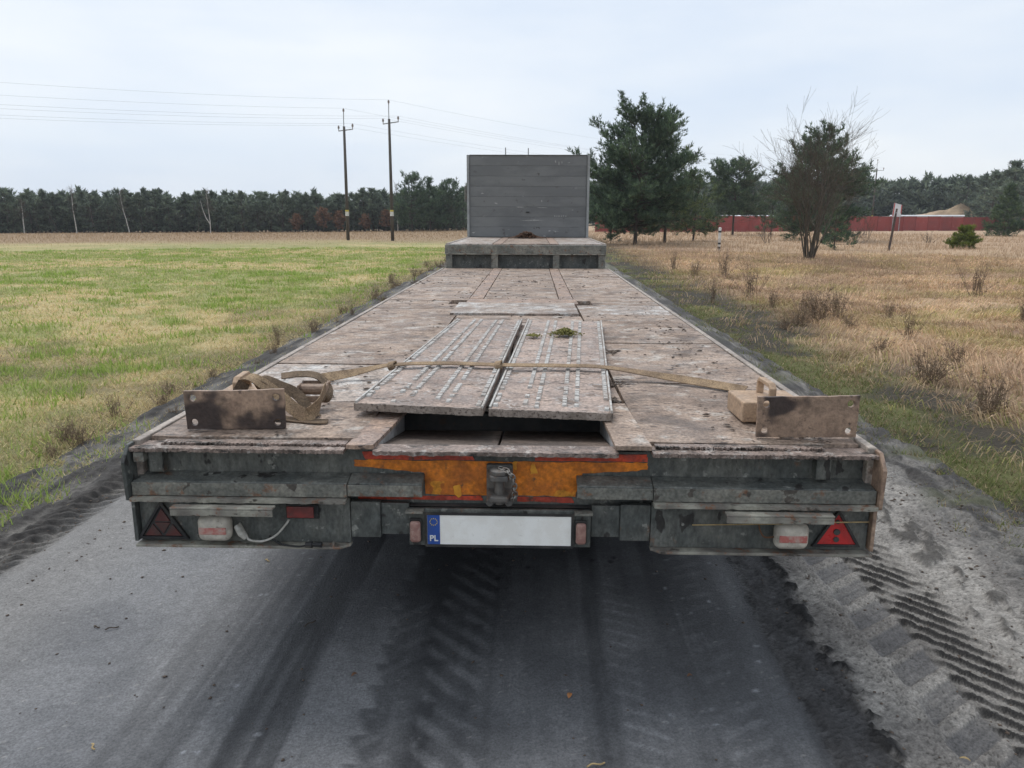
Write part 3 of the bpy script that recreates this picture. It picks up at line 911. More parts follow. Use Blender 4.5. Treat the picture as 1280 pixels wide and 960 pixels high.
def ragged(name, mat, parent, x0, x1, y0, y1, z0, z1, amp=0.006, n=60, seed=1, bevel=0.0):
    """a bar along X whose near edge is dented and frayed"""
    rr = random.Random(seed)
    m = MB()
    vs, fs = [], []
    for i in range(n + 1):
        xx = x0 + (x1 - x0) * i / n
        dy, dz = rr.uniform(-amp, amp), rr.uniform(-amp, amp) * 0.45
        vs += [(xx, y0 + dy, z0 + dz), (xx, y1, z0), (xx, y1, z1), (xx, y0 + dy * 0.7, z1 + dz)]
    for i in range(n):
        a = i * 4
        for k_ in range(4):
            fs.append((a + k_, a + (k_ + 1) % 4, a + 4 + (k_ + 1) % 4, a + 4 + k_))
    fs += [(0, 1, 2, 3), (4 * n + 3, 4 * n + 2, 4 * n + 1, 4 * n)]
    return m.add(vs, fs).build(name, mat, parent, bevel)


rp = random.Random(5)


def panel(x0, x1, y0, y1, mat='ply', dz=0.0, name='deck_panel', z=ZD, th=0.05, skew=0.0):
    """a deck board: slightly warped top, frayed edges"""
    g = 0.0025
    x0, x1, y0, y1 = x0 + g, x1 - g, y0 + g, y1 - g
    nx_, ny_ = max(2, int((x1 - x0) / 0.12)), max(2, int((y1 - y0) / 0.12))
    vs, fs = [], []
    tilt = rp.uniform(-0.0015, 0.0015)
    for j in range(ny_ + 1):
        for i in range(nx_ + 1):
            u, v = i / nx_, j / ny_
            ex = rp.uniform(0, 0.004) * (1 if i == 0 else -1 if i == nx_ else 0)
            ey = rp.uniform(0, 0.007) * (1 if j == 0 else -1 if j == ny_ else 0)
            vs.append((x0 + (x1 - x0) * u + ex + skew * v, y0 + (y1 - y0) * v + ey,
                       z + dz + rp.uniform(-0.0012, 0.0012) + tilt * (u - .5) - (0.002 if i in (0, nx_) or j in (0, ny_) else 0)))
    W = nx_ + 1
    for j in range(ny_):
        for i in range(nx_):
            fs.append((j * W + i, j * W + i + 1, (j + 1) * W + i + 1, (j + 1) * W + i))
    rim = [i for i in range(W)] + [j * W + nx_ for j in range(1, ny_ + 1)] + [ny_ * W + i for i in range(nx_ - 1, -1, -1)] + [j * W for j in range(ny_ - 1, 0, -1)]
    o = len(vs)
    for q in rim:
        vs.append((vs[q][0], vs[q][1], z + dz - th))
    n_ = len(rim)
    for q in range(n_):
        fs.append((rim[q], o + q, o + (q + 1) % n_, rim[(q + 1) % n_]))
    fs.append(tuple(o + q for q in range(n_)))
    return MB().add(vs, fs).build(name, mat, T)


# lower deck boards
CL, CR = -0.49, 0.49
BX = 1.238
for a, b, m_ in ((0.075, 0.62, 'ply'), (0.62, 1.44, 'ply_wet_sheen'), (1.44, 2.62, 'ply'), (2.62, 3.98, 'ply'), (3.98, 4.30, 'ply'), (4.62, 6.10, 'ply'), (6.10, 7.75, 'ply'), (7.75, 9.27, 'ply')):
    panel(-BX, CL - 0.005, a, b, m_, rp.uniform(-0.003, 0.003))
panel(-BX, -0.64, 4.30, 4.62, 'ply')
for a, b, m_ in ((0.075, 1.05, 'ply'), (1.05, 2.2, 'ply'), (2.2, 3.62, 'ply'), (3.62, 4.30, 'ply_wet_sheen'), (4.62, 5.9, 'ply'), (5.9, 7.6, 'ply'), (7.6, 9.27, 'ply')):
    panel(CR + 0.005, BX, a, b, m_, rp.uniform(-0.003, 0.003))
panel(0.64, BX, 4.30, 4.62, 'ply')
panel(CL, -0.01, 0.66, 3.10, 'ply_wet_sheen')
panel(-0.01, CR, 0.66, 3.10, 'ply')
panel(CL, CR, 3.10, 3.50, 'ply', 0.002)
h1 = panel(-0.55, 0.48, 3.53, 4.32, 'ply_wet_sheen', 0.016, 'hatch_cover')
panel(-0.50, 0.52, 4.34, 4.74, 'plank_tan', 0.004)
for a, b in ((4.76, 6.2), (6.2, 7.7), (7.7, 9.27)):
    panel(-0.357, 0.357, a, b, 'ply', rp.uniform(-0.003, 0.002))
for s in (-1, 1):
    xa, xb = sorted((s * 0.357, s * 0.494))
    panel(xa, xb, 4.76, 6.9, 'plank_tan', 0.003, 'deck_strip')
    panel(xa, xb, 6.9, 9.27, 'plank_tan', 0.002, 'deck_strip')
    # pale steel side rails
    x0, x1 = sorted((s * 1.242, s * 1.272))
    BOX('side_rail', 'rail_pale', T, x0, x1, 0.02, T_FAR - 0.03, 0.78, ZD + 0.002, 0.004)
    BOX('side_channel', 'steel_paint', T, *sorted((s * 1.20, s * 1.262)), 0.31, T_FAR, 0.60, 0.779, 0.004)
# structure below
BOX('deck_frame', 'steel_dark', T, -1.19, 1.19, 0.64, T_FAR - 0.03, 0.78, ZD - 0.056, 0)
for s in (-1, 1):
    BOX('deck_frame', 'steel_dark', T, *sorted((s * 0.55, s * 1.19)), 0.075, 0.636, 0.78, ZD - 0.056, 0)
    m_ = MB()
    xc = s * 0.45
    m_.box(xc - 0.07, xc + 0.07, 0.12, 9.9, 0.56, 0.575).box(xc - 0.008, xc + 0.008, 0.12, 9.9, 0.575, 0.76).box(xc - 0.07, xc + 0.07, 0.12, 9.9, 0.76, 0.777)
    m_.build('main_beam', 'steel_dark', T)
for yy in (1.2, 5.6, 7.0, 8.4):
    BOX('cross_member', 'steel_dark', T, -1.19, 1.19, yy, yy + 0.08, 0.66, 0.759, 0)


def wheel(x, y, s):
    """twin tyre with hub on one axle end"""
    m = MB()
    prof = [(-0.10, 0.24), (-0.115, 0.30), (-0.112, 0.37), (-0.09, 0.405), (-0.04, 0.412), (0.04, 0.412), (0.09, 0.405), (0.112, 0.37), (0.115, 0.30), (0.10, 0.24)]
    n_ = 32
    for dx in (-0.13, 0.13):
        vs, fs = [], []
        for k_ in range(n_):
            th = 2 * math.pi * k_ / n_
            for a, r_ in prof:
                vs.append((x + dx + a, y + r_ * math.cos(th), 0.425 + r_ * math.sin(th)))
        P_ = len(prof)
        for k_ in range(n_):
            for q in range(P_):
                fs.append((k_ * P_ + q, k_ * P_ + (q + 1) % P_, ((k_ + 1) % n_) * P_ + (q + 1) % P_, ((k_ + 1) % n_) * P_ + q))
        m.add(vs, fs)
    o = m.build('wheel', 'rubber', T, smooth=True)
    rm = MB()
    rm.tube([(x - s * 0.02, y, 0.425), (x + s * 0.17, y, 0.425)], [0.238, 0.238], 24)
    rm.tube([(x + s * 0.17, y, 0.425), (x + s * 0.235, y, 0.425)], [0.10, 0.085], 16)
    rm.build('rim', 'steel_light', o)


for y_ in (2.05, 3.0, 3.95):
    MB().tube([(-1.0, y_, 0.425), (1.0, y_, 0.425)], 0.06, 12).build('axle', 'steel_dark', T)
    for s in (-1, 1):
        wheel(s * 0.94, y_, s)
        MB().prism([(y_ - 0.35, 0.556), (y_ + 0.35, 0.556), (y_ + 0.08, 0.40), (y_ - 0.08, 0.40)], s * 0.45 - 0.04, s * 0.45 + 0.04).build('leaf_spring', 'steel_dark', T)

# raised front
for xa, xb in ((-1.225, -1.125), (-0.525, -0.425), (0.415, 0.515), (1.11, 1.212)):
    BOX('riser_post', 'steel_light', T, xa, xb, 9.285, 9.37, 0.86, 1.128, 0.004)
BOX('riser_panel', 'steel_paint', T, -1.22, 1.21, 9.40, 9.43, 0.86, 1.128, 0.003)
BOX('riser_beam', 'steel_light', T, -1.235, 1.222, 9.275, 9.40, 1.13, 1.262, 0.006)
BOX('riser_ledge', 'steel_worn', T, -1.24, 1.227, 9.262, 9.30, 1.118, 1.132, 0.003)
BOX('neck_frame', 'steel_paint', T, -1.19, 1.19, 9.45, T_HEAD + 0.05, 1.02, 1.224, 0.004)
for s in (-1, 1):
    BOX('neck_beam', 'steel_dark', T, *sorted((s * 0.38, s * 0.52)), 9.44, T_HEAD, 0.72, 1.018, 0.004)
    BOX('neck_rail', 'rail_pale', T, *sorted((s * 1.192, s * 1.236)), 9.405, T_HEAD + 0.05, 1.10, ZN + 0.006, 0.004)
    lg = MB().box(s * 0.75 - 0.06, s * 0.75 + 0.06, 10.4, 10.52, 0.06, 1.018)
    lg = lg.build('landing_leg', 'steel_dark', T, 0.004)
    BOX('foot_plate', 'steel_dark', lg, s * 0.75 - 0.13, s * 0.75 + 0.13, 10.34, 10.58, 0.005, 0.055, 0.004)
for a, b in ((9.41, 11.4), (11.4, T_HEAD - 0.03)):
    panel(-1.188, -0.52, a, b, 'ply_wet_sheen', 0, 'deck_panel', ZN)
    panel(-0.37, 0.37, a, b, 'ply', 0, 'deck_panel', ZN)
    panel(0.51, 1.188, a, b, 'ply_wet_sheen', 0, 'deck_panel', ZN)
for s in (-1, 1):
    panel(*sorted((s * 0.371, s * 0.511)), 9.41, T_HEAD - 0.03, 'plank_tan', 0.002, 'deck_strip', ZN)
HB = MB().box(-1.20, 1.20, T_HEAD + 0.045, T_HEAD + 0.06, 1.23, 2.89).build('headboard', 'steel_paint', T)
for i in range(8):
    z0 = ZN + 0.005 + i * 0.202
    MB().prism([(T_HEAD, z0 + 0.004), (T_HEAD + 0.003, z0 + 0.001), (T_HEAD + 0.042, z0 + 0.001), (T_HEAD + 0.042, z0 + 0.2015), (T_HEAD + 0.002, z0 + 0.2015), (T_HEAD, z0 + 0.2)],
               -1.19, 1.19).build('headboard_board', 'headboard', HB)
for s in (-1, 1):
    BOX('headboard_post', 'alu_post', HB, *sorted((s * 1.195, s * 1.245)), T_HEAD - 0.04, T_HEAD + 0.07, 1.225, 2.905, 0.006)
BOX('headboard_cap', 'steel_paint', HB, -1.19, 1.19, T_HEAD - 0.015, T_HEAD + 0.07, 2.893, 2.91, 0.004)
BOX('mirror_block', 'steel_light', HB, -1.30, -1.25, T_HEAD - 0.0, T_HEAD + 0.06, 1.98, 2.30, 0.01)  # stand-in for a truck mirror, fixed to the headboard as no cab is built
BOX('tie_ring', 'steel_dark', HB, -0.04, 0.03, T_HEAD - 0.03, T_HEAD - 0.002, 1.77, 1.79, 0.004)
rs = random.Random(77)
for cx, cz, w_, h_ in [(0.55 + 0.045 * i, 1.705, 0.03, 0.035) for i in range(6)] + [(0.1, 1.62, 0.55, 0.03), (-0.15, 1.88, 0.2, 0.018), (0.28, 1.87, 0.25, 0.018), (-0.93, 2.15, 0.07, 0.03), (0.55, 2.78, 0.025, 0.06), (0.62, 2.74, 0.02, 0.09), (0.68, 2.76, 0.02, 0.07), (0.28, 2.0, 0.03, 0.05)]:
    sheet_pts = [(cx + w_ / 2 * math.cos(2 * math.pi * q / 9) * rs.uniform(.5, 1.15), cz + h_ / 2 * math.sin(2 * math.pi * q / 9) * rs.uniform(.5, 1.15)) for q in range(9)]
    plate2d('paint_scuff', 'scuff', HB, sheet_pts, [], T_HEAD - 0.0018, T_HEAD + 0.001)
for xx, hh in ((-0.46, 0.15), (0.0, 0.14)):
    MB().tube([(xx, T_HEAD + 0.03, 2.9), (xx, T_HEAD + 0.03, 2.9 + hh)], 0.012, 6).build('antenna', 'alu_post', HB)

# ---- rear end
# deck lip
ragged('rear_lip', 'lip', T, -1.262, -0.53, -0.020, 0.073, 0.887, 0.9, 0.0032, 160, 1)
ragged('rear_lip', 'lip', T, -0.43, 0.40, -0.020, 0.066, 0.884, 0.898, 0.004, 60, 2)
ragged('rear_lip', 'lip', T, 0.515, 1.262, -0.020, 0.073, 0.887, 0.9, 0.0035, 160, 3)
ragged('lip_strip', 'lip', T, -1.17, -0.53, 0.022, 0.07, 0.9015, 0.908, 0.005, 150, 4)
ragged('lip_strip', 'lip', T, 0.53, 1.10, 0.03, 0.07, 0.9015, 0.909, 0.006, 140, 5)
# side plates of the sunk middle and its sloping floor
L1 = panel(-0.528, -0.425, -0.012, 0.50, 'plank_tan', 0.001, 'wing_plate', th=0.016, skew=0.035)
panel(0.385, 0.515, -0.02, 0.60, 'ply', 0.010, 'wing_plate', th=0.016, skew=-0.02)
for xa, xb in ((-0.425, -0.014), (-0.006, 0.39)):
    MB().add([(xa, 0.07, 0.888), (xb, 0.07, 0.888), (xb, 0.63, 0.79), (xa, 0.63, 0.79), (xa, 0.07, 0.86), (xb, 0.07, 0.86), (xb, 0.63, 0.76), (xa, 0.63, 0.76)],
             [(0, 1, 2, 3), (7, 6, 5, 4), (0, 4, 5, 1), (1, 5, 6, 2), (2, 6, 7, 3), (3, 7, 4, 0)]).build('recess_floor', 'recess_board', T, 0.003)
for s, xe in ((-1, -0.44), (1, 0.405)):
    m_ = MB().prism([(0.075, 0.87), (0.075, 0.905), (0.63, 0.905), (0.63, 0.77)], xe - 0.010, xe + 0.010)
    m_.build('recess_side', 'recess_edge', T, 0.002)
# web and painted warning panel
BOX('rear_web', 'steel_paint', T, -1.258, 1.258, 0.05, 0.068, 0.69, 0.883, 0)
yw = 0.0465


def sheet(name, mat, parent, outline, y0=yw, th=0.003):
    return plate2d(name, mat, parent, outline, [], y0, y0 + th)


rj = random.Random(9)


def fray(pts, a=0.004, n=9):
    out = []
    for i in range(len(pts)):
        p, q = pts[i], pts[(i + 1) % len(pts)]
        for k_ in range(n):
            t_ = k_ / n
            j_ = a if k_ else 0
            out.append((p[0] + (q[0] - p[0]) * t_ + rj.uniform(-j_, j_), p[1] + (q[1] - p[1]) * t_ + rj.uniform(-j_, j_)))
    return out


wp = sheet('warning_panel', 'orange_paint', T, fray([(-0.508, 0.822), (-0.508, 0.846), (-0.40, 0.846), (-0.1, 0.8455), (0.12, 0.8455), (0.40, 0.847), (0.508, 0.847), (0.508, 0.822), (0.40, 0.812),
                                                    (0.285, 0.806), (0.262, 0.72), (0.1, 0.722), (-0.1, 0.722), (-0.262, 0.724), (-0.265, 0.802), (-0.38, 0.812)], 0.0025, 6))
sheet('red_border', 'red_paint', wp, fray([(-0.47, 0.8485), (-0.48, 0.875), (-0.1, 0.876), (-0.09, 0.8485)], 0.0015))
sheet('red_border', 'red_paint', wp, fray([(0.12, 0.8495), (0.12, 0.876), (0.505, 0.876), (0.508, 0.850)], 0.0015))
sheet('red_border', 'red_paint', wp, fray([(-0.50, 0.702), (-0.50, 0.713), (-0.25, 0.716), (-0.07, 0.7195), (-0.06, 0.702)], 0.002))
sheet('red_border', 'red_paint', wp, fray([(0.06, 0.700), (0.06, 0.7165), (0.25, 0.716), (0.258, 0.697)], 0.002))
sheet('yellow_streak', 'streak_paint', wp, fray([(-0.158, 0.722), (-0.165, 0.752), (-0.14, 0.760), (-0.135, 0.72), (-0.145, 0.712)], 0.002, 4), yw - 0.003)
sheet('yellow_streak', 'streak_paint', wp, fray([(0.105, 0.800), (0.105, 0.836), (0.118, 0.84), (0.13, 0.805)], 0.002, 4), yw - 0.003)
sheet('yellow_streak', 'streak_paint', wp, fray([(0.035, 0.832), (0.045, 0.846), (0.06, 0.848), (0.055, 0.815)], 0.002, 4), yw - 0.003)
for s in (-1, 1):
    # middle rail: sloping top, upright face, worn lower lip
    a, b = sorted((s * 1.258, s * 0.520))
    m_ = MB().prism([(0.0495, 0.799), (0.03, 0.793), (-0.028, 0.786), (-0.030, 0.735), (-0.018, 0.735), (-0.018, 0.775), (0.0495, 0.78)], a, b)
    m_.build('rear_rail', 'steel_paint', T, 0.003)
    BOX('rail_face', 'steel_light', T, a, b, -0.036, -0.0305, 0.737, 0.783, 0.001)
    ragged('rail_lip', 'steel_worn', T, a, b, -0.060, -0.019, 0.722, 0.734, 0.003, 40, 11 + s)
    a, b = sorted((s * 0.518, s * 0.263))
    m_ = MB().prism([(0.0455, 0.800), (0.02, 0.795), (-0.022, 0.784), (-0.026, 0.738), (-0.012, 0.738), (-0.012, 0.772), (0.0455, 0.78)], a, b)
    m_.build('inner_rail', 'steel_paint', T, 0.003)
    BOX('rail_face', 'steel_light', T, a, b, -0.031, -0.0265, 0.740, 0.780, 0.001)
    # lower skirt
    a, b = sorted((s * 1.258, s * 0.520))
    BOX('rear_skirt', 'steel_paint', T, a, b, 0.0, 0.014, 0.557, 0.7215, 0.002)
    c0 = s * 0.520
    ch = [(s * 1.266, -0.036), (s * 1.266, 0.02), (c0, 0.02), (c0, -0.005), (c0 + s * 0.035, -0.036)]
    MB().prism(ch, 0.546, 0.556, 'z').build('skirt_lip', 'steel_worn', T, 0.002)
    BOX('skirt_step', 'steel_paint', T, *sorted((s * 0.5185, s * 0.415)), 0.004, 0.030, 0.576, 0.708, 0.003)
    BOX('skirt_inner', 'steel_paint', T, *sorted((s * 0.4145, s * 0.317)), 0.016, 0.032, 0.584, 0.700, 0.002)
    # flared end plate with cut corner
    a, b = sorted((s * 1.2625, s * 1.276))
    MB().prism([(-0.050, 0.722), (-0.058, 0.86), (-0.015, 0.912), (0.30, 0.912), (0.30, 0.60), (0.0, 0.56), (-0.02, 0.56), (-0.02, 0.715)], a, b).build('end_plate', 'rust_plate' if s > 0 else 'steel_paint', T, 0.003)
    # shelf of angle iron over the lamp
    a, b = (-1.106, -0.757) if s < 0 else (0.752, 1.105)
    m_ = MB().box(a, b, -0.095, -0.0605, 0.7095, 0.7165).box(a + 0.001, b - 0.001, -0.0955, -0.0885, 0.687, 0.709)
    m_.build('lamp_shelf', 'steel_worn', T, 0.002)
    ax = -1.215 if s < 0 else 1.07
    BOX('web_stiffener', 'steel_paint', T, ax, ax + 0.05, 0.01, 0.0495, 0.805, 0.882, 0.003)
BOX('hanger', 'steel_light', T, -1.255, -1.218, -0.015, 0.03, 0.848, 0.883, 0.003)
BOX('gap_sheet', 'steel_dark', T, -0.53, 0.53, 0.02, 0.06, 0.6885, 0.6895, 0)  # thin dark sheet painting in the shade of the gap below the orange
BOX('under_beam', 'steel_dark', T, -1.2, 1.2, 0.09, 0.18, 0.62, 0.80, 0)
# number plate and its holder
BOX('plate_holder', 'steel_paint', T, -0.316, 0.314, 0.0, 0.016, 0.551, 0.687, 0.003)
BOX('holder_ledge', 'steel_light', T, -0.322, -0.262, -0.035, -0.001, 0.681, 0.688, 0.001)
BOX('holder_ledge', 'steel_light', T, 0.256, 0.318, -0.035, -0.001, 0.681, 0.688, 0.001)
NP = BOX('number_plate', 'plate_white', T, -0.255, 0.25, -0.008, -0.002, 0.556, 0.672, 0.004)
plate2d('plate_frame', 'rubber', NP, [(-0.26, 0.551), (0.255, 0.551), (0.255, 0.677), (-0.26, 0.677)], [[(-0.251, 0.56), (0.246, 0.56), (0.246, 0.668), (-0.251, 0.668)]], -0.0105, -0.0085)
BS = BOX('country_band', 'plate_blue', NP, -0.250, -0.207, -0.0098, -0.0083, 0.5605, 0.6675, 0)


def text_mesh(name, body, size, loc, mat, parent):
    cu = bpy.data.curves.new(name, 'FONT')
    cu.body = body
    cu.size = size
    cu.align_x = 'CENTER'
    cu.extrude = 0.0006
    cu.offset = 0.0006
    o = bpy.data.objects.new('tmp', cu)
    COL.objects.link(o)
    bpy.context.view_layer.update()
    me = bpy.data.meshes.new_from_object(o.evaluated_get(bpy.context.evaluated_depsgraph_get()))
    bpy.data.objects.remove(o)
    me.transform(Matrix.Translation(loc) @ Matrix.Rotation(R(90), 4, 'X'))
    me.materials.clear()
    me.materials.append(MATS[mat])
    return obj(name, me, parent)


text_mesh('country_letters', 'PL', 0.030, (-0.2285, -0.0106, 0.573), 'letter_white', BS)
m_ = MB()
for k_ in range(12):
    th = 2 * math.pi * k_ / 12
    cx, cz = -0.2285 + 0.0125 * math.cos(th), 0.643 + 0.0125 * math.sin(th)
    pts = []
    for q in range(10):
        r_ = 0.0026 if q % 2 == 0 else 0.0011
        pts.append((cx + r_ * math.sin(math.pi * q / 5), cz + r_ * math.cos(math.pi * q / 5)))
    m_.prism(pts, -0.0104, -0.0099, 'y')
m_.build('star_ring', 'star_yellow', BS)
for xa, xb in ((-0.309, -0.272), (0.262, 0.297)):
    o = BOX('plate_lamp', 'rubber', T, xa - 0.003, xb + 0.003, -0.012, -0.001, 0.568, 0.655, 0.004)
    BOX('lamp_lens', 'lens_pinkish', o, xa, xb, -0.032, -0.0125, 0.573, 0.650, 0.010, seg=3)
# lamps and reflectors
for s, xa, xb, z0, z1 in ((-1, -1.040, -0.925, 0.574, 0.667), (1, 0.932, 1.046, 0.574, 0.668)):
    o = BOX('tail_lamp', 'lamp_white', T, xa, xb, -0.058, -0.001, z0, z1, 0.026, seg=5, smooth=True)
    BOX('lamp_lens', 'lens_red_dirty', o, xa + 0.010, xb - 0.010, -0.0605, -0.053, z0 + 0.030, z0 + 0.056, 0.004)


def tri(cx, z0, w_, h_, k_=1.0, dz=0.0):
    return [(cx - w_ / 2 * k_, z0 + dz), (cx + w_ / 2 * k_, z0 + dz), (cx, z0 + dz + h_ * k_)]


for s, cx, z0, w_, h_, mt in ((-1, -1.178, 0.566, 0.183, 0.143, 'lens_dull'), (1, 1.152, 0.572, 0.166, 0.138, 'lens_red')):
    fr = plate2d('triangle_reflector', 'rubber', T, tri(cx, z0, w_, h_), [tri(cx, z0, w_, h_, 0.80, h_ * 0.065)], -0.014, -0.001, 0.002)
    if s > 0:
        lens = plate2d('reflector_lens', mt, fr, tri(cx, z0, w_, h_, 0.79, h_ * 0.068), [], -0.010, -0.0015, 0.001)
        for zz_, r_ in ((0.028, 0.0095), (0.055, 0.011), (0.092, 0.007)):
            plate2d('reflector_bolt', 'steel_dark', lens, circle(cx - 0.002, z0 + zz_, r_, 14), [], -0.0145, -0.0101)
    else:
        plate2d('reflector_back', 'steel_dark', fr, tri(cx, z0, w_, h_, 0.79, h_ * 0.068), [], -0.004, -0.0015)
        x0, zb, W_, H_ = cx, z0 + h_ * 0.075, w_ * 0.76, h_ * 0.76
        for pts in ([(-.46, .01), (-.04, .01), (-.25, .40)], [(.04, .01), (.46, .01), (.25, .40)], [(-.20, .45), (.0, .08), (.20, .45)], [(-.20, .50), (.20, .50), (0, .93)]):
            plate2d('reflector_lens', mt, fr, [(x0 + u * W_, zb + v * H_) for u, v in pts], [], -0.0095, -0.0042, 0.0008)
o = BOX('side_reflector', 'rubber', T, -0.741, -0.626, -0.010, -0.001, 0.648, 0.699, 0.003)
BOX('reflector_lens', 'lens_dim', o, -0.736, -0.642, -0.018, -0.0105, 0.653, 0.694, 0.003)
# loose cable with plug
cb = MB().tube(spline([(-0.905, -0.012, 0.630), (-0.880, -0.03, 0.600), (-0.865, -0.035, 0.578), (-0.82, -0.03, 0.572), (-0.775, -0.025, 0.592), (-0.742, -0.012, 0.628), (-0.735, 0.0, 0.64)], 6), 0.0042, 6).build('lamp_cable', 'cable_white', T, smooth=True)
MB().tube([(-0.912, -0.02, 0.622), (-0.890, -0.035, 0.600), (-0.877, -0.038, 0.583)], [0.011, 0.014, 0.007], 8).build('cable_plug', 'cable_white', cb)
cb = MB().tube(spline([(-0.80, -0.02, 0.588), (-0.765, -0.03, 0.565), (-0.70, -0.04, 0.558), (-0.655, -0.042, 0.566)], 6), 0.0035, 6).build('lamp_cable', 'rubber', T, smooth=True)
MB().tube([(-0.668, -0.042, 0.566), (-0.645, -0.042, 0.567), (-0.643, -0.042, 0.567), (-0.612, -0.042, 0.567)], [0.010, 0.012, 0.007, 0.010], 8).build('cable_plug', 'rubber', cb)
MB().tube([(0.66, -0.006, 0.643), (0.79, -0.012, 0.649), (0.93, -0.062, 0.674), (1.05, -0.055, 0.678), (1.255, -0.01, 0.664)], 0.0022, 5).build('loose_wire', 'straw', T)
MB().tube(spline([(0.885, -0.004, 0.655), (0.89, -0.02, 0.628), (0.905, -0.03, 0.612), (0.95, -0.03, 0.618)], 5), 0.003, 5).build('lamp_cable', 'leaf_brown', T)
MB().tube([(-0.755, -0.002, 0.644), (-0.755, 0.0135, 0.644)], 0.009, 8).build('cable_hole', 'steel_dark', T)
MB().tube([(-0.575, -0.03, 0.556), (-0.575, -0.03, 0.572)], 0.005, 6).build('lip_bolt', 'steel_worn', T)

# towing jaw with pin and chain
cpl = MB()
cpl.prism([(-0.045, 0.0), (-0.03, -0.06), (0.03, -0.06), (0.042, 0.0), (0.042, 0.045), (-0.045, 0.045)], 0.805, 0.828, 'z')
cpl.prism([(-0.045, 0.0), (-0.03, -0.065), (0.03, -0.065), (0.042, 0.0), (0.042, 0.045), (-0.045, 0.045)], 0.735, 0.757, 'z')
cpl.box(-0.047, 0.044, 0.02, 0.0455, 0.728, 0.842)
cpl = cpl.build('towing_jaw', 'coupling', T, 0.006)
pn = MB().tube([(0, -0.028, 0.720), (0, -0.028, 0.832)], 0.017, 12)
pn.tube([(0, -0.028, 0.8285), (0, -0.028, 0.842), (0, -0.028, 0.846)], [0.034, 0.034, 0.022], 16)
pn.build('jaw_pin', 'coupling', cpl, 0.002)
for s in (-1, 1):
    MB().tube([(s * 0.032, 0.03, 0.727), (s * 0.032, -0.042, 0.727)], 0.013, 12).build('jaw_bolt', 'coupling', cpl, 0.002)


def torus_link(a, b, w_, r_):
    """one oval chain link from a to b"""
    a, b = Vector(a), Vector(b)
    t = (b - a).normalized()
    sd = w_
    sd = (sd - t * sd.dot(t)).normalized()
    Ln = (b - a).length / 2 + r_
    c_ = (a + b) / 2
    return [c_ + t * Ln * math.cos(th) + sd * 0.0085 * math.sin(th) for th in [2 * math.pi * q / 14 for q in range(15)]]


cp_ = spline([(0.0, -0.03, 0.85), (0.03, -0.05, 0.842), (0.048, -0.055, 0.815), (0.050, -0.055, 0.785), (0.053, -0.05, 0.755), (0.045, -0.045, 0.74)], 2)
for i in range(len(cp_) - 1):
    sv = Vector((1, 0.2, 0.2)) if i % 2 else Vector((0.1, 1, 0.2))
    MB().tube(torus_link(cp_[i], cp_[i + 1], sv, 0.004), 0.0032, 6, cap=False).build('chain_link', 'chain_steel', cpl, smooth=True)

# ------------------------------------------------------------------ bolted end brackets on the rear corners
def bracket(cx, y0, wd, ht, side, rz, label):
    r = empty('stake_bracket', (cx, y0, ZD + 0.003), rz)
    hw = wd / 2
    hx, hz = hw - 0.028, ht - 0.030
    holes = [circle(-hx, hz, 0.0125), circle(hx, hz + 0.002, 0.0125), circle(-hx, 0.026, 0.0125), circle(hx, 0.024, 0.0125)]
    out = fray([(-hw, 0.0), (hw, 0.001), (hw + 0.002, ht + 0.002), (0.02, ht - 0.003), (-hw - 0.004, ht - 0.004)], 0.0012, 7)
    plate2d('face_plate', 'rust_plate', r, out, holes, 0.0, 0.014, 0.0015)
    # box socket behind, open handle on top
    a, b = (-0.14, 0.07) if side < 0 else (-0.17, 0.06)
    BOX('socket', 'tan_box', r, a, b, 0.19, 0.40, 0.002, 0.080, 0.006)
    BOX('brace', 'rust_plate', r, a + 0.08, a + 0.10, 0.0145, 0.189, 0.002, 0.06, 0.002)
    m = MB()
    hxa = 0.5 * (a + b) - (0.0 if side > 0 else 0.025)
    p = [(hxa, 0.215, 0.079), (hxa, 0.215, 0.125), (hxa, 0.23, 0.137), (hxa, 0.345, 0.137), (hxa, 0.36, 0.125), (hxa, 0.36, 0.079)]
    for q in range(len(p) - 1):
        pass
    m.ribbon(p, [(1, 0, 0)] * len(p), 0.026, 0.016)
    m.build('handle', 'tan_box', r, 0.003)
    return tag(r, label, 'bracket', 'rusty brackets standing on the rear corners')


p1_, p2_ = hit(236, 538, 2, ZD), hit(358, 534, 2, ZD)
bracket((p1_[0] + p2_[0]) / 2, 0.165, 0.352, 0.146, -1, R(3.5), 'rusty four-hole plate bracket with a strap heaped behind it on trailer deck')
p1_, p2_ = hit(945, 547, 2, ZD), hit(1068, 547, 2, ZD)
bracket((p1_[0] + p2_[0]) / 2, 0.135, 0.350, 0.150, 1, R(1.5), 'rusty four-hole plate bracket with clear tan handle box on trailer deck')

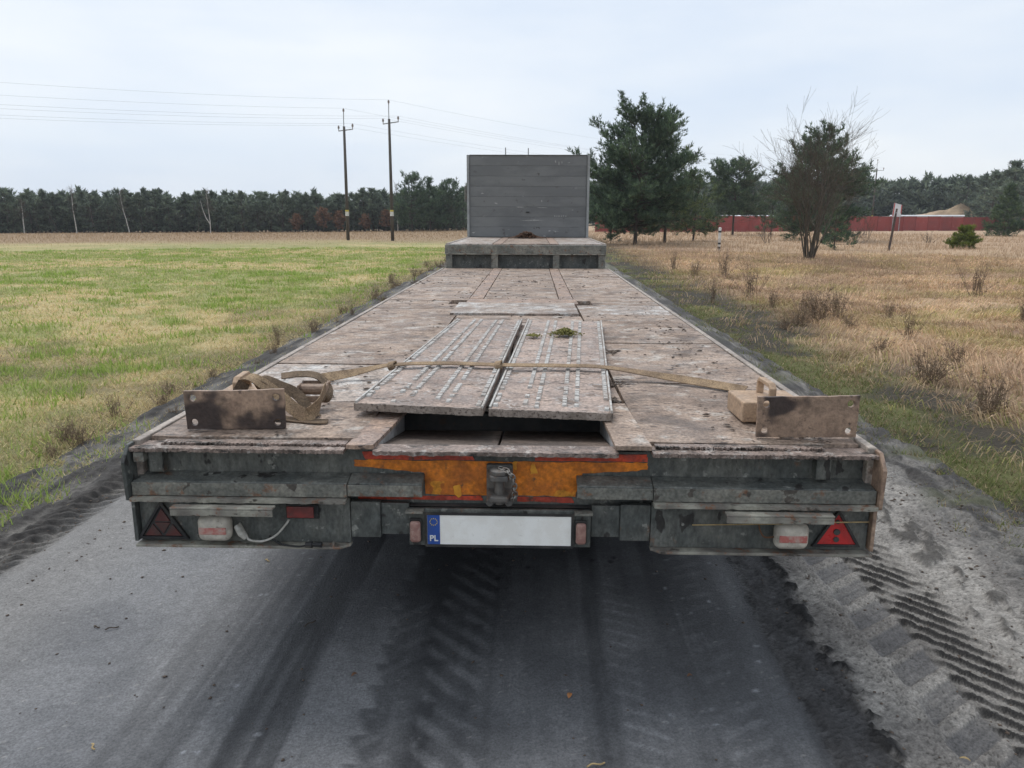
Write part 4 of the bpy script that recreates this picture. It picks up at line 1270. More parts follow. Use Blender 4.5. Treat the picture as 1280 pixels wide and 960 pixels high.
# ------------------------------------------------------------------ two loading ramps lying on the deck
def ramp(n0, n1, f0, f1, label):
    """corners on the deck: near left, near right, far left, far right"""
    n0, n1, f0, f1 = [np.array(p, float) for p in (n0, n1, f0, f1)]
    base = (n0 + n1 + f0 + f1) / 4
    r = empty('loading_ramp', (base[0], base[1], ZD + 0.01))
    zb = ZD + 0.01
    th = 0.024

    def P(u, v, dz):
        q = (n0 * (1 - u) + n1 * u) * (1 - v) + (f0 * (1 - u) + f1 * u) * v
        return (q[0] - base[0], q[1] - base[1], q[2] - zb + dz)
    m = MB()
    nu, nv = 10, 24
    rr = random.Random(int(abs(base[0]) * 1000))
    vs = [P(i / nu, j / nv, th + rr.uniform(-0.0015, 0.0015)) for j in range(nv + 1) for i in range(nu + 1)]
    W = nu + 1
    fs = [(j * W + i, j * W + i + 1, (j + 1) * W + i + 1, (j + 1) * W + i) for j in range(nv) for i in range(nu)]
    rim = [i for i in range(W)] + [j * W + nu for j in range(1, nv + 1)] + [nv * W + i for i in range(nu - 1, -1, -1)] + [j * W for j in range(nv - 1, 0, -1)]
    o_ = len(vs)
    uvs = [(q % W / nu, q // W / nv) for q in rim]
    vs += [P(u, v, 0) for u, v in uvs]
    k_ = len(rim)
    fs += [(rim[q], o_ + q, o_ + (q + 1) % k_, rim[(q + 1) % k_]) for q in range(k_)] + [tuple(o_ + q for q in range(k_))]
    m.add(vs, fs).build('ramp_board', 'ramp_board', r)
    # frayed near edge
    e = MB()
    vs, fs = [], []
    for i in range(51):
        u = i / 50
        a, b = rr.uniform(-0.0018, 0.0018), rr.uniform(-0.0015, 0.0015)
        p0, p1 = P(u, 0, 0), P(u, 0, th)
        vs += [(p0[0], p0[1] - 0.012 + a, p0[2] - 0.002 + b), (p0[0], p0[1] - 0.001, p0[2] + 0.001), (p1[0], p1[1] - 0.001, p1[2] + 0.002), (p1[0], p1[1] - 0.012 + a, p1[2] + 0.003 + b)]
    for i in range(50):
        for q in range(4):
            fs.append((i * 4 + q, i * 4 + (q + 1) % 4, i * 4 + 4 + (q + 1) % 4, i * 4 + 4 + q))
    fs += [(0, 1, 2, 3), (203, 202, 201, 200)]
    e.add(vs, fs).build('edge_bar', 'ramp_edge', r)
    # raised grip cleats in six rows
    g = MB()
    for u in (0.045, 0.285, 0.385, 0.61, 0.71, 0.955):
        v = 0.02
        while v < 0.985:
            if not (v < 0.2 and rr.random() < 0.35 - 1.2 * v) and rr.random() > 0.03:
                hu, hv = 0.021, 0.0071
                z1 = th + rr.uniform(0.006, 0.010)
                q = [P(u - hu, v - hv, th), P(u + hu, v - hv, th), P(u + hu, v + hv, th), P(u - hu, v + hv, th),
                     P(u - hu * .8, v - hv * .8, z1), P(u + hu * .8, v - hv * .8, z1), P(u + hu * .8, v + hv * .8, z1), P(u - hu * .8, v + hv * .8, z1)]
                g.add(q, [(4, 5, 6, 7), (0, 1, 5, 4), (1, 2, 6, 5), (2, 3, 7, 6), (3, 0, 4, 7)])
            v += 0.0162
    tag(g.build('grip_cleats', 'ramp_grip', r), kind='stuff')
    # side rims
    for u0, u1 in ((0.0, 0.018), (0.982, 1.0)):
        s_ = MB()
        q = [P(u0, 0.002, th - .004), P(u1, 0.002, th - .004), P(u1, 0.998, th - .004), P(u0, 0.998, th - .004), P(u0, 0.002, th + .010), P(u1, 0.002, th + .010), P(u1, 0.998, th + .010), P(u0, 0.998, th + .010)]
        s_.add(q, [(4, 5, 6, 7), (0, 1, 5, 4), (1, 2, 6, 5), (2, 3, 7, 6), (3, 0, 4, 7)])
        s_.build('side_rim', 'ramp_grip', r, 0.002)
    return tag(r, label, 'ramp', 'loading ramps strapped to the deck'), P, r


ZR = ZD + 0.012
zn = ZD + 0.016                          # near ends lifted a little


def rp_(px, py, z):
    q = hit(px, py, 2, z + 0.024)
    return (q[0], q[1], z)


_, PL_, rampL = ramp(rp_(443, 504, zn + .01), rp_(604, 511, zn + .01), rp_(572, 399, ZR), rp_(653, 400, ZR), 'loading ramp board with pale cleat rows and no moss on it')
_, PR_, rampR = ramp(rp_(611, 511, zn), rp_(766, 517, zn), rp_(660, 400, ZR), rp_(752, 402, ZR), 'loading ramp board with pale cleat rows and a clump of moss on it')
print('ramp corners', rp_(443, 504, zn), rp_(604, 511, zn), rp_(766, 517, zn), rp_(572, 399, ZR), rp_(653, 400, ZR), rp_(752, 402, ZR))

# ------------------------------------------------------------------ lashing strap
def ramp_pt(px, py):
    q = hit(px, py, 2, ZD + 0.062)
    return q


ST = empty('lashing_strap', (-0.8, 0.45, ZD))
tag(ST, 'brown webbing strap pulled across both ramps with a heaped tail and ratchet', 'strap')


def strap(name, pts, sides, wd=0.046, th=0.004, mat='strap', n=8):
    P_ = spline(pts, n)
    S_ = spline(sides, n)
    o = np.array([-0.8, 0.45, ZD])
    return MB().ribbon([p - o for p in P_], S_, wd, th).build(name, mat, ST)


a0 = hit(398, 473, 2, ZD + 0.03)
a1 = hit(440, 466, 2, ZD + 0.035)
a2 = hit(490, 456, 2, ZD + 0.066)
a3 = hit(560, 454, 2, ZD + 0.066)
a4 = hit(623, 456, 2, ZD + 0.066)
a5 = hit(700, 457, 2, ZD + 0.064)
a6 = hit(756, 459, 2, ZD + 0.060)
a7 = hit(840, 472, 2, ZD + 0.025)
a8 = hit(932, 487, 2, ZD + 0.018)
tilt = (0.0, 0.80, 0.45)
flat = (0.0, 1.0, 0.10)
strap('webbing', [a0, a1, a2, a3, a4, a5, a6, a7, a8], [tilt, tilt, flat, flat, flat, flat, flat, (0, .8, .35), (0, .8, .3)], 0.050)
for q, r_ in ((a2, 0.024), (a4, 0.028)):          # knots where the strap grips the ramps
    o = np.array([-0.8, 0.45, ZD])
    loop = []
    for k_ in range(15):
        th = 2 * math.pi * k_ / 14 * 1.0
        loop.append(q - o + np.array([0.004 * math.sin(th * 2), r_ * 1.5 * math.cos(th), 0.7 * r_ * math.sin(th) - 0.004]))
    MB().ribbon(loop, [(1, 0.15 * math.sin(k_), 0.2) for k_ in range(15)], 0.030, 0.007).build('strap_knot', 'strap', ST)
# heaped tail over the handle
HZ = ZD + 0.155
strap('strap_tail', [(-1.02, 0.42, ZD + 0.10), (-0.985, 0.33, HZ), (-0.945, 0.30, HZ + 0.012), (-0.90, 0.31, HZ - 0.02), (-0.85, 0.32, ZD + 0.09), (-0.79, 0.30, ZD + 0.045), (-0.735, 0.27, ZD + 0.03), (-0.70, 0.30, ZD + 0.06), (-0.695, 0.36, ZD + 0.095), (-0.70, 0.42, ZD + 0.10)],
      [(0.5, 1, 0), (0.3, 1, .1), (0.2, 1, .3), (0.3, .8, .5), (0.2, .7, .7), (.1, .6, .8), (.3, .3, 1), (.2, .3, 1), (.1, .4, 1), (0, .5, 1)], 0.05, 0.004, 'strap')
strap('strap_tail', [(-0.93, 0.45, ZD + 0.05), (-0.94, 0.36, HZ - 0.01), (-0.91, 0.33, HZ), (-0.86, 0.36, HZ - 0.035), (-0.81, 0.40, ZD + 0.08), (-0.76, 0.38, ZD + 0.03), (-0.72, 0.33, ZD + 0.012)],
      [(1, .4, 0), (.8, .6, .1), (.3, 1, .2), (.1, .8, .6), (.1, .7, .7), (.1, 1, .3), (0.2, 1, 0)], 0.048, 0.004, 'strap_dark')
strap('strap_tail', [(-0.90, 0.50, ZD + 0.13), (-0.83, 0.52, ZD + 0.135), (-0.76, 0.52, ZD + 0.128), (-0.715, 0.50, ZD + 0.09), (-0.71, 0.45, ZD + 0.05), (-0.76, 0.42, ZD + 0.03)],
      [(0, 1, .3), (0, 1, .3), (0.1, 1, .2), (.2, 1, .1), (.3, 1, 0), (.2, 1, 0)], 0.05, 0.004, 'strap_dark')
strap('strap_tail', [(-0.97, 0.29, HZ - 0.005), (-0.985, 0.265, ZD + 0.10), (-0.96, 0.27, ZD + 0.05), (-0.90, 0.30, ZD + 0.02), (-0.80, 0.29, ZD + 0.008), (-0.70, 0.26, ZD + 0.010), (-0.655, 0.265, ZD + 0.008)],
      [(.6, .8, 0), (.8, .5, 0), (.8, .6, 0), (.3, 1, 0), (0, 1, .05), (0, 1, .05), (0, 1, 0)], 0.05, 0.004, 'strap_dark')
rt = MB()
rt.box(-0.055, -0.048, -0.04, 0.05, 0.045, 0.105).box(0.045, 0.052, -0.04, 0.05, 0.045, 0.105)
rt.tube([(-0.058, 0.0, 0.082), (0.056, 0.0, 0.082)], 0.022, 12)
rt.tube([(-0.058, 0.045, 0.10), (0.056, 0.045, 0.10)], 0.008, 8)
rt.box(-0.05, 0.047, -0.035, -0.02, 0.035, 0.06)
rt = rt.build('ratchet', 'rust_plate', ST, 0.002)
rt.location = (0.035, 0.03, 0.0)

# ------------------------------------------------------------------ small things lying about
def clods(name, pts, sizes, mat, label, cat, seed=1):
    """many small crumbs joined into one object: each a crumpled octahedron"""
    n = len(pts)
    r_ = np.random.default_rng(seed)
    base = np.array([(1, 0, 0), (0, 1, 0), (-1, 0, 0), (0, -1, 0), (0, 0, .8), (0, 0, -.3)], float)
    tri_ = np.array([(0, 1, 4), (1, 2, 4), (2, 3, 4), (3, 0, 4), (1, 0, 5), (2, 1, 5), (3, 2, 5), (0, 3, 5)])
    v = base[None] * r_.uniform(0.55, 1.35, (n, 6, 3)) * sizes[:, None, :]
    a = r_.uniform(0, 6.28, n)
    ca, sa = np.cos(a)[:, None], np.sin(a)[:, None]
    x_, y_ = v[..., 0] * ca - v[..., 1] * sa, v[..., 0] * sa + v[..., 1] * ca
    v = np.stack([x_, y_, v[..., 2]], -1) + pts[:, None, :]
    f = (tri_[None] + np.arange(n)[:, None, None] * 6).reshape(-1, 3)
    o = obj(name, np_mesh(name, v.reshape(-1, 3), f, mat))
    return tag(o, label, cat, kind='stuff')


n_ = 2600
py_ = np.concatenate([rng.uniform(0.05, 9.2, n_ // 2), 0.1 + 9.0 * rng.random(n_ // 2) ** 1.6])
px_ = rng.uniform(-1.18, 1.18, n_)
dens = fbm(px_, py_, 0.5, 131, 3)
keep = (dens > 0.50) & ~((np.abs(px_ + 0.02) < 0.52) & (py_ < 3.2)) & ~((np.abs(px_) < .47) & (py_ < .7))
px_, py_ = px_[keep], py_[keep]
s_ = (0.0025 + 0.010 * rng.random(len(px_)) ** 3)
clods('mud_crumbs', np.stack([px_, py_, np.full(len(px_), ZD + 0.004)], -1), np.stack([s_ * rng.uniform(.8, 2.2, len(px_)), s_ * rng.uniform(.8, 2.0, len(px_)), s_ * 0.6], -1), 'mud',
      'scattered dark mud crumbs lying on the deck boards', 'mud', 5)
cl_p, cl_s = [], []
for px0, py0, k_, sp, sz in ((762, 440, 26, 0.03, 0.016), (768, 480, 30, 0.03, 0.014), (764, 500, 16, 0.02, 0.016), (660, 352, 20, 0.10, 0.016), (520, 353, 26, 0.14, 0.015), (830, 412, 30, 0.12, 0.012), (850, 430, 20, 0.1, 0.010), (1020, 549, 26, 0.05, 0.008), (960, 548, 16, 0.05, 0.006)):
    q = hit(px0, py0, 2, ZD)
    for _ in range(k_):
        cl_p.append((q[0] + rng.normal(0, sp), q[1] + rng.normal(0, sp * 1.2), ZD + 0.005))
        cl_s.append(np.array((rng.uniform(.6, 1.6), rng.uniform(.6, 1.6), rng.uniform(.4, .8))) * sz * rng.uniform(.4, 1.1))
clods('mud_lumps', np.array(cl_p), np.array(cl_s), 'mud', 'wet dark mud lumps in heaps on the deck', 'mud', 8)
# grit and clods on the road
n_ = 9000
px_, py_ = rng.uniform(-2.6, 2.9, n_), rng.uniform(-0.7, 3.0, n_)
keep = rng.random(n_) < 0.10 + 0.9 * (np.abs(px_ - 1.26) < 0.10) * 0.7 + 0.3 * (np.abs(px_ - 1.75) < 0.2) + 0.5 * (px_ > 1.9) + 0.7 * (px_ < -2.1) + 0.10 * (np.abs(px_ - 1.3) < .1)
px_, py_ = px_[keep], py_[keep]
s_ = 0.0018 + 0.008 * rng.random(len(px_)) ** 4 + 0.006 * (np.abs(px_) > 2.2) * rng.random(len(px_))
clods('road_grit', np.stack([px_, py_, np.full(len(px_), 0.014)], -1), np.stack([s_, s_ * rng.uniform(.7, 1.4, len(px_)), s_ * .7], -1), 'mud', 'dark grit and small clods strewn along the muddy road edges', 'grit', 9)

# moss clump on the ramp
ms = []
q = hit(706, 417, 2, ZD + 0.055)
for _ in range(420):
    a, r_ = rng.uniform(0, 6.28), abs(rng.normal(0, 0.5))
    ms.append((q[0] + 0.085 * r_ * math.cos(a) + rng.normal(0, .01), q[1] + 0.11 * r_ * math.sin(a), ZD + 0.052))
ms = np.array(ms)
hh = 0.035 * np.exp(-(((ms[:, 0] - q[0]) / 0.06) ** 2 + ((ms[:, 1] - q[1]) / 0.08) ** 2))
ms[:, 2] += hh * rng.random(len(ms))
sz = np.stack([rng.uniform(.004, .014, len(ms)), rng.uniform(.004, .014, len(ms)), rng.uniform(.004, .012, len(ms))], -1)
o = clods('moss_clump', ms, sz, 'moss', 'yellow-green moss clump lying on the loading ramp', 'moss', 12)
del o['kind']
q = hit(667, 419, 2, ZD + 0.055)
ms = np.stack([q[0] + rng.normal(0, .018, 90), q[1] + rng.normal(0, .03, 90), np.full(90, ZD + .054)], -1)
o = clods('moss_clump', ms, np.full((90, 3), .008), 'moss', 'small greenish moss scrap beside the larger moss clump on the ramp', 'moss', 13)
del o['kind']
# leaf litter heap before the headboard
lf = []
for _ in range(520):
    lf.append((-0.02 + rng.normal(0, 0.13), 12.75 + rng.normal(0, 0.15), ZN + 0.012))
lf = np.array(lf)
lf[:, 2] += 0.12 * rng.random(len(lf)) * np.exp(-((lf[:, 0] + 0.02) / 0.17) ** 2)
o = clods('leaf_heap', lf, np.stack([rng.uniform(.015, .05, len(lf)), rng.uniform(.015, .05, len(lf)), rng.uniform(.004, .02, len(lf))], -1), 'leaf_brown',
          'heap of brown rotten leaves on the raised deck before the headboard', 'leaf heap', 14)
del o['kind']


def leaf(px, py, ln, wd, rz, mat, label):
    q = hit(px, py, 2, 0.016)
    m = MB()
    vs, fs = [], []
    for i in range(7):
        t_ = i / 6
        ww = wd * math.sin(math.pi * min(1, t_ * 0.92 + 0.06)) ** 0.8
        zc = 0.003 + 0.006 * math.sin(t_ * 3)
        vs += [((t_ - .5) * ln, -ww / 2, zc + .003), ((t_ - .5) * ln, 0, zc), ((t_ - .5) * ln, ww / 2, zc + .003)]
    for i in range(6):
        for k_ in range(2):
            fs.append((i * 3 + k_, i * 3 + k_ + 1, i * 3 + 4 + k_, i * 3 + 3 + k_))
    o = m.add(vs, fs).build('fallen_leaf', mat)
    o.location = (q[0], q[1], 0.0155)
    o.rotation_euler = (0, 0, rz)
    md = o.modifiers.new('solid', 'SOLIDIFY')
    md.thickness = 0.001
    tag(o, label, 'leaf', 'dead leaves on the road')


leaf(712, 871, 0.028, 0.018, 1.3, 'leaf_orange', 'small orange leaf lying on the wet asphalt behind the number plate')
leaf(1206, 951, 0.03, 0.01, -.5, 'straw', 'pale yellow leaf scrap lying on the sandy road edge')
leaf(862, 846, 0.02, 0.012, .3, 'leaf_brown', 'tiny brown leaf lying on the asphalt between tyre tracks')
leaf(443, 845, 0.025, 0.014, .8, 'leaf_brown', 'curled brown leaf lying on the light asphalt strip')


def twig(px, py, ln, rz, mat, label):
    q = hit(px, py, 2, 0.016)
    m = MB().tube(spline([(-ln / 2, 0, 0), (-ln / 6, .004, .004), (ln / 5, -.003, .002), (ln / 2, .003, 0)], 3), [.0028] * 10, 5)
    o = m.build('twig', mat)
    o.location = (q[0], q[1], 0.018)
    o.rotation_euler = (0, 0, rz)
    tag(o, label, 'twig', 'twigs on the road')


twig(745, 957, 0.06, 0.3, 'straw', 'pale straw stem lying on the asphalt tyre track')
twig(116, 934, 0.035, -.9, 'straw', 'short pale twig on the dry asphalt by the streaked track')
twig(140, 786, 0.05, .5, 'bark', 'thin dark twig lying on the dry grey asphalt')
twig(388, 780, 0.06, 1.0, 'bark', 'dark twig lying in the wet black tyre track')
twig(121, 785, 0.02, .1, 'bark', 'stubby dark twig beside the thin dark twig on asphalt')
twig(334, 701, 0.03, -.6, 'straw', 'short straw scrap on asphalt under the cable plug')


# ------------------------------------------------------------------ trees
class TB:
    """tree builder: tapered tubes (wood) and needle or leaf triangles, as arrays"""

    def __init__(s, seed):
        s.r = np.random.default_rng(seed)
        s.wv, s.wf, s.n = [], [], 0
        s.sp, s.sd, s.ss = [], [], []

    def tube(s, pts, rad, k=5):
        pts = np.array(pts, float)
        m = len(pts)
        t = np.gradient(pts, axis=0)
        t /= np.linalg.norm(t, axis=1)[:, None] + 1e-9
        ref = np.where(np.abs(t[:, 2:3]) < 0.9, np.array([[0, 0, 1.0]]), np.array([[1.0, 0, 0]]))
        a = np.cross(t, ref)
        a /= np.linalg.norm(a, axis=1)[:, None] + 1e-9
        b = np.cross(t, a)
        th = 2 * np.pi * np.arange(k) / k
        rad = np.asarray(rad, float)[:, None, None]
        v = pts[:, None] + rad * (a[:, None] * np.cos(th)[None, :, None] + b[:, None] * np.sin(th)[None, :, None])
        i, j = np.meshgrid(np.arange(m - 1), np.arange(k), indexing='ij')
        f = np.stack([i * k + j, i * k + (j + 1) % k, (i + 1) * k + (j + 1) % k, (i + 1) * k + j], -1).reshape(-1, 4) + s.n
        s.wv.append(v.reshape(-1, 3))
        s.wf.append(f)
        s.n += m * k

    def shoot(s, p, d, size):
        s.sp.append(p)
        s.sd.append(d)
        s.ss.append(size)

    def wood(s, name, mat):
        return np_mesh(name, np.concatenate(s.wv), np.concatenate(s.wf), mat, smooth=True)

    def needles(s, name, per, wd, c_dark, c_light, spread=(0.35, 0.95), mat='foliage', length=(0.7, 1.15)):
        p, d, z = np.array(s.sp), np.array(s.sd), np.array(s.ss)
        d /= np.linalg.norm(d, axis=1)[:, None] + 1e-9
        n = len(p)
        P_, D, Z = np.repeat(p, per, 0), np.repeat(d, per, 0), np.repeat(z, per)
        N_ = len(P_)
        q = s.r.normal(0, 1, (N_, 3))
        q -= D * (q * D).sum(1)[:, None]
        q /= np.linalg.norm(q, axis=1)[:, None] + 1e-9
        sp = s.r.uniform(*spread, N_)
        nd = D * np.cos(sp)[:, None] + q * np.sin(sp)[:, None]
        b = P_ + D * (Z * s.r.uniform(-0.35, 0.45, N_))[:, None]
        tip = b + nd * (Z * s.r.uniform(*length, N_))[:, None]
        sd = np.cross(nd, s.r.normal(0, 1, (N_, 3)))
        sd /= np.linalg.norm(sd, axis=1)[:, None] + 1e-9
        ww = (wd * Z * s.r.uniform(0.7, 1.4, N_))[:, None]
        mid = b + (tip - b) * 0.35
        v = np.stack([b, mid + sd * ww, tip, mid - sd * ww], 1).reshape(-1, 3)
        f = np.arange(4 * N_).reshape(-1, 4)
        c_ = mixc(c_dark, c_light, np.repeat(s.r.random(n) ** 1.3, per)) * s.r.uniform(0.75, 1.25, (N_, 1))
        return np_mesh(name, v, f, mat, col=np.repeat(c_, 4, 0))


def dirv(az, el):
    return np.array([math.cos(az) * math.cos(el), math.sin(az) * math.cos(el), math.sin(el)])


def pine(seed, H, R_, z0, per=10, whorl=0.42, nb=6, tuft=0.26, prof='broad', lat=5, wd=0.07, cd_=(0.05, 0.082, 0.052), cl_=(0.15, 0.215, 0.115), trunk_r=None):
    """Scots pine: whorls of rising limbs, needle shoots turned up at the tips"""
    t = TB(seed)
    r = t.r
    tr = trunk_r or H * 0.016
    k = 12
    wob = r.normal(0, H * 0.006, (k, 2)).cumsum(0)
    zz_ = np.linspace(-0.15, H * 0.97, k)
    axis = np.stack([wob[:, 0] * zz_ / H, wob[:, 1] * zz_ / H, zz_], -1)
    t.tube(axis, tr * (1 - 0.93 * (zz_ / H).clip(0, 1)) + 0.01, 8)
    ax = lambda z: np.array([np.interp(z, zz_, axis[:, 0]), np.interp(z, zz_, axis[:, 1]), z])
    z = z0
    while z < H * 0.985:
        u = (z - z0) / (H - z0)
        if prof == 'broad':
            rad = R_ * (1 - u ** 3.0) ** 0.60 * (0.94 + 0.20 * math.sin(11.0 * u + seed)) * (0.86 + 0.14 * min(1, u / 0.2))
        elif prof == 'cone':
            rad = R_ * (1 - u) ** 0.85
        else:
            rad = R_ * (0.45 + 0.75 * math.sin(math.pi * min(1, u * 0.9 + 0.12))) * (1 - u ** 4)
        rad = max(rad, 0.3 * tuft + 0.12 * R_ * (1 - u))
        for q in range(max(3, int(nb * (1 - 0.35 * u)))):
            az = r.uniform(0, 6.283)
            Lb = rad * r.uniform(0.55, 1.2)
            e0 = R(-6) + R(50) * u ** 1.3 + r.normal(0, 0.14)
            e1 = e0 + R(28) + r.normal(0, 0.12)
            p = ax(z + r.uniform(-0.1, 0.1))
            pts = [p]
            m = 6
            for i in range(m):
                e = e0 + (e1 - e0) * (i / m) ** 1.5
                az += r.normal(0, 0.09)
                p = p + dirv(az, e) * Lb / m
                pts.append(p)
            br = max(0.012, tr * 0.34 * (Lb / max(R_, .01)) ** 0.7)
            t.tube(pts, np.linspace(br, br * 0.22, m + 1), 4)
            pts = np.array(pts)
            nl = max(3, int(lat * Lb / tuft / 5))
            for i in range(nl):
                f = 0.30 + 0.70 * (i + r.random()) / nl
                b = np.array([np.interp(f * m, np.arange(m + 1), pts[:, c_]) for c_ in range(3)])
                sa = az + (1 if i % 2 else -1) * r.uniform(0.5, 1.25)
                ll = (0.46 * Lb * (1.08 - f) + tuft * 0.8) * r.uniform(0.7, 1.2)
                el = e0 + r.uniform(-0.35, 0.9)
                d = dirv(sa, el)
                e_ = b + d * ll
                if per > 6:
                    t.tube([b, b + d * ll * .5, e_], [br * .25, br * .2, .006], 3)
                ns = max(2, int(ll / (tuft * 0.55)))
                for g in range(ns):
                    fr = (g + 0.7) / ns
                    sd_ = d * 0.65 + np.array([0, 0, 0.55]) + r.normal(0, 0.28, 3)
                    t.shoot(b + d * ll * fr + r.normal(0, tuft * 0.16, 3), sd_, tuft * r.uniform(0.7, 1.2))
            for g in range(3):
                t.shoot(pts[-1] - (pts[-1] - pts[-2]) * 0.4 * g, dirv(az, e1 + 0.4) + r.normal(0, 0.15, 3), tuft * r.uniform(0.9, 1.3))
        z += whorl * r.uniform(0.75, 1.25)
    for g in range(4):
        t.shoot(ax(H * (0.95 + 0.015 * g)), np.array([r.normal(0, .1), r.normal(0, .1), 1]), tuft * 1.2)
    return t.wood('trunk', 'bark'), t.needles('crown', per, wd, cd_, cl_)


def place(meshes, loc, label, cat='tree', name='pine_tree', rz=0.0, sc=(1, 1, 1), group=None):
    r = empty(name, loc, rz)
    r.scale = sc
    for me, nm in zip(meshes, ('trunk', 'crown')):
        obj(nm, me, r)
    return tag(r, label, cat, group)


def gpt(px, d):
    q = at_dist(px, d)
    return (q[0], q[1], float(gz(q[0], q[1])))


# the pines right of the trailer
place(pine(11, 7.35, 4.1, 1.2, wd=0.085, per=9, whorl=0.28, nb=9, tuft=0.25, lat=6), gpt(795, 50), 'big broad dark pine rising beside the headboard, trunk in dry grass')
place(pine(12, 6.4, 3.1, 1.2, per=10, whorl=0.38, nb=6, tuft=0.26, lat=6, cl_=(0.19, 0.235, 0.095)), gpt(832, 55), 'lighter green pine crowding the right flank of the big broad pine')
place(pine(13, 4.4, 2.2, 1.0, per=10, whorl=0.38, nb=6, tuft=0.26, lat=6, cl_=(0.175, 0.22, 0.095)), gpt(868, 60), 'low wide pine between the big broad pine and the small single pine')
place(pine(17, 4.6, 2.3, 0.9, per=9, whorl=0.4, nb=6, tuft=0.26, lat=5), gpt(764, 58), 'low pine half hidden between headboard and big broad pine')
place(pine(14, 7.0, 3.0, 2.2, per=11, whorl=0.34, nb=9, tuft=0.30, lat=6), gpt(917, 82), 'small round-topped pine with clear dark trunk standing near the red fence')
place(pine(15, 7.7, 3.9, 1.0, wd=0.085, per=8, whorl=0.33, nb=9, tuft=0.29, lat=6, prof='broad'), gpt(1024, 64), 'dark pine standing behind the bare many-stemmed tree')
place(pine(16, 3.4, 1.9, 0.8, per=9, whorl=0.45, nb=6, tuft=0.32, lat=5), gpt(965, 84), 'smaller pine left of and behind the bare many-stemmed tree')
yp = pine(18, 1.5, 0.95, 0.08, per=12, whorl=0.10, nb=8, tuft=0.17, lat=7, cd_=(0.085, 0.12, 0.02), cl_=(0.24, 0.28, 0.05), trunk_r=.03)
place(yp, gpt(1209, 53), 'bright yellow-green young pine bush in the dry grass', 'bush', 'young_pine', sc=(0.8, 0.8, 0.78))
place(pine(19, 5.0, 1.9, 0.3, per=10, whorl=0.3, nb=8, tuft=0.30, lat=5, prof='cone', cl_=(0.15, 0.205, 0.09)), gpt(1258, 92), 'bushy green pine growing in front of the red fence')
place(pine(20, 2.6, 0.9, 0.2, per=8, whorl=0.3, nb=5, tuft=0.22, lat=4, prof='cone', trunk_r=.03), gpt(1046, 45), 'thin little pine behind the bare many-stemmed tree', 'tree', 'young_pine')


def bare(seed, H, stems, spread, mat='bark_grey', levels=4, r0=0.05, upright=0.55, kids=(3, 5), lean_all=0.0):
    """leafless tree grown by forking, thin tips"""
    t = TB(seed)
    r = t.r

    def grow(p, d, ln, rad, lv):
        m = 6 if lv > 1 else 4
        pts, rr_ = [p], [rad]
        for i in range(m):
            d = d + r.normal(0, 0.10, 3) + np.array([0, 0, 0.05 * upright])
            d = d / np.linalg.norm(d)
            p = p + d * ln / m
            pts.append(p)
            rr_.append(max(0.0035, rad * (1 - 0.75 * (i + 1) / m)))
        t.tube(pts, rr_, 5 if lv > 2 else 3)
        if lv > 0:
            for _ in range(r.integers(*kids) + (1 if lv > 1 else 0)):
                f = r.uniform(0.25, 1.0)
                i = min(m - 1, int(f * m))
                b = pts[i] + (pts[i + 1] - pts[i]) * (f * m - i)
                nd = d + r.normal(0, 0.42, 3) + np.array([0, 0, 0.15 * upright])
                grow(b, nd / np.linalg.norm(nd), ln * r.uniform(0.42, 0.68), max(0.004, rr_[i] * 0.6), lv - 1)
    for i in range(stems):
        az = r.uniform(0, 6.283)
        el = R(90) - abs(r.normal(0, spread))
        grow(np.array([0.16 * math.cos(az) * (stems > 1), 0.16 * math.sin(az) * (stems > 1), -0.1]), dirv(az, el), H * r.uniform(0.42, 0.66), r0 * r.uniform(0.6, 1.1), levels)
    return t.wood('trunk', mat)


o = obj('trunk', bare(36, 5.7, 15, 0.30, levels=3, r0=0.05, kids=(4, 6)), empty('bare_tree', gpt(1015, 33)))
tag(o.parent, 'bare many-stemmed leafless tree spreading in front of a dark pine', 'tree')
for px, d, H_, lb in ((845, 76, 2.6, 'grey bare bush before the red fence beside the low wide pine'), (1094 - 8, 70, 2.4, 'grey bare bush before the red fence right of the dark pine'), (962, 55, 1.9, 'thin leafless shrub in dry grass between the white post and the bare tree'),
                      (1070, 58, 1.6, 'small leafless shrub in dry grass right of the bare tree'), (1165, 62, 0.9, 'twiggy leafless shrub before the red fence near the yellow-green bush')):
    o = obj('branches', bare(int(px), H_, 9, 0.5, levels=2, r0=0.02, kids=(3, 5)), empty('bare_shrub', gpt(px, d)))
    tag(o.parent, lb, 'shrub')

# ---- the pine wood on the left and the wood on the right
fv = [pine(50 + i, 7.0, 1.5, 0.3 + 0.35 * (i % 3), per=7, whorl=0.55, nb=4, tuft=0.48, lat=3.2, wd=0.11, prof='oval', cd_=(0.08, 0.105, 0.08), cl_=(0.22, 0.265, 0.18)) for i in range(5)]


def merge(a, b, name):
    """trunk and crown of a far tree in one mesh"""
    bm = bmesh.new()
    bm.from_mesh(a)
    ca = bm.loops.layers
    n0 = len(bm.faces)
    bm.from_mesh(b)
    bm.faces.ensure_lookup_table()
    for i, f in enumerate(bm.faces):
        f.material_index = 0 if i < n0 else 1
    me = bpy.data.meshes.new(name)
    bm.to_mesh(me)
    bm.free()
    me.materials.append(a.materials[0])
    me.materials.append(b.materials[0])
    return me


fm = [merge(a, b, 'forest_pine') for a, b in fv]
fr = random.Random(21)


def forest_dist(px):
    return 122 - 12 * (max(px, -120) / 580.0)


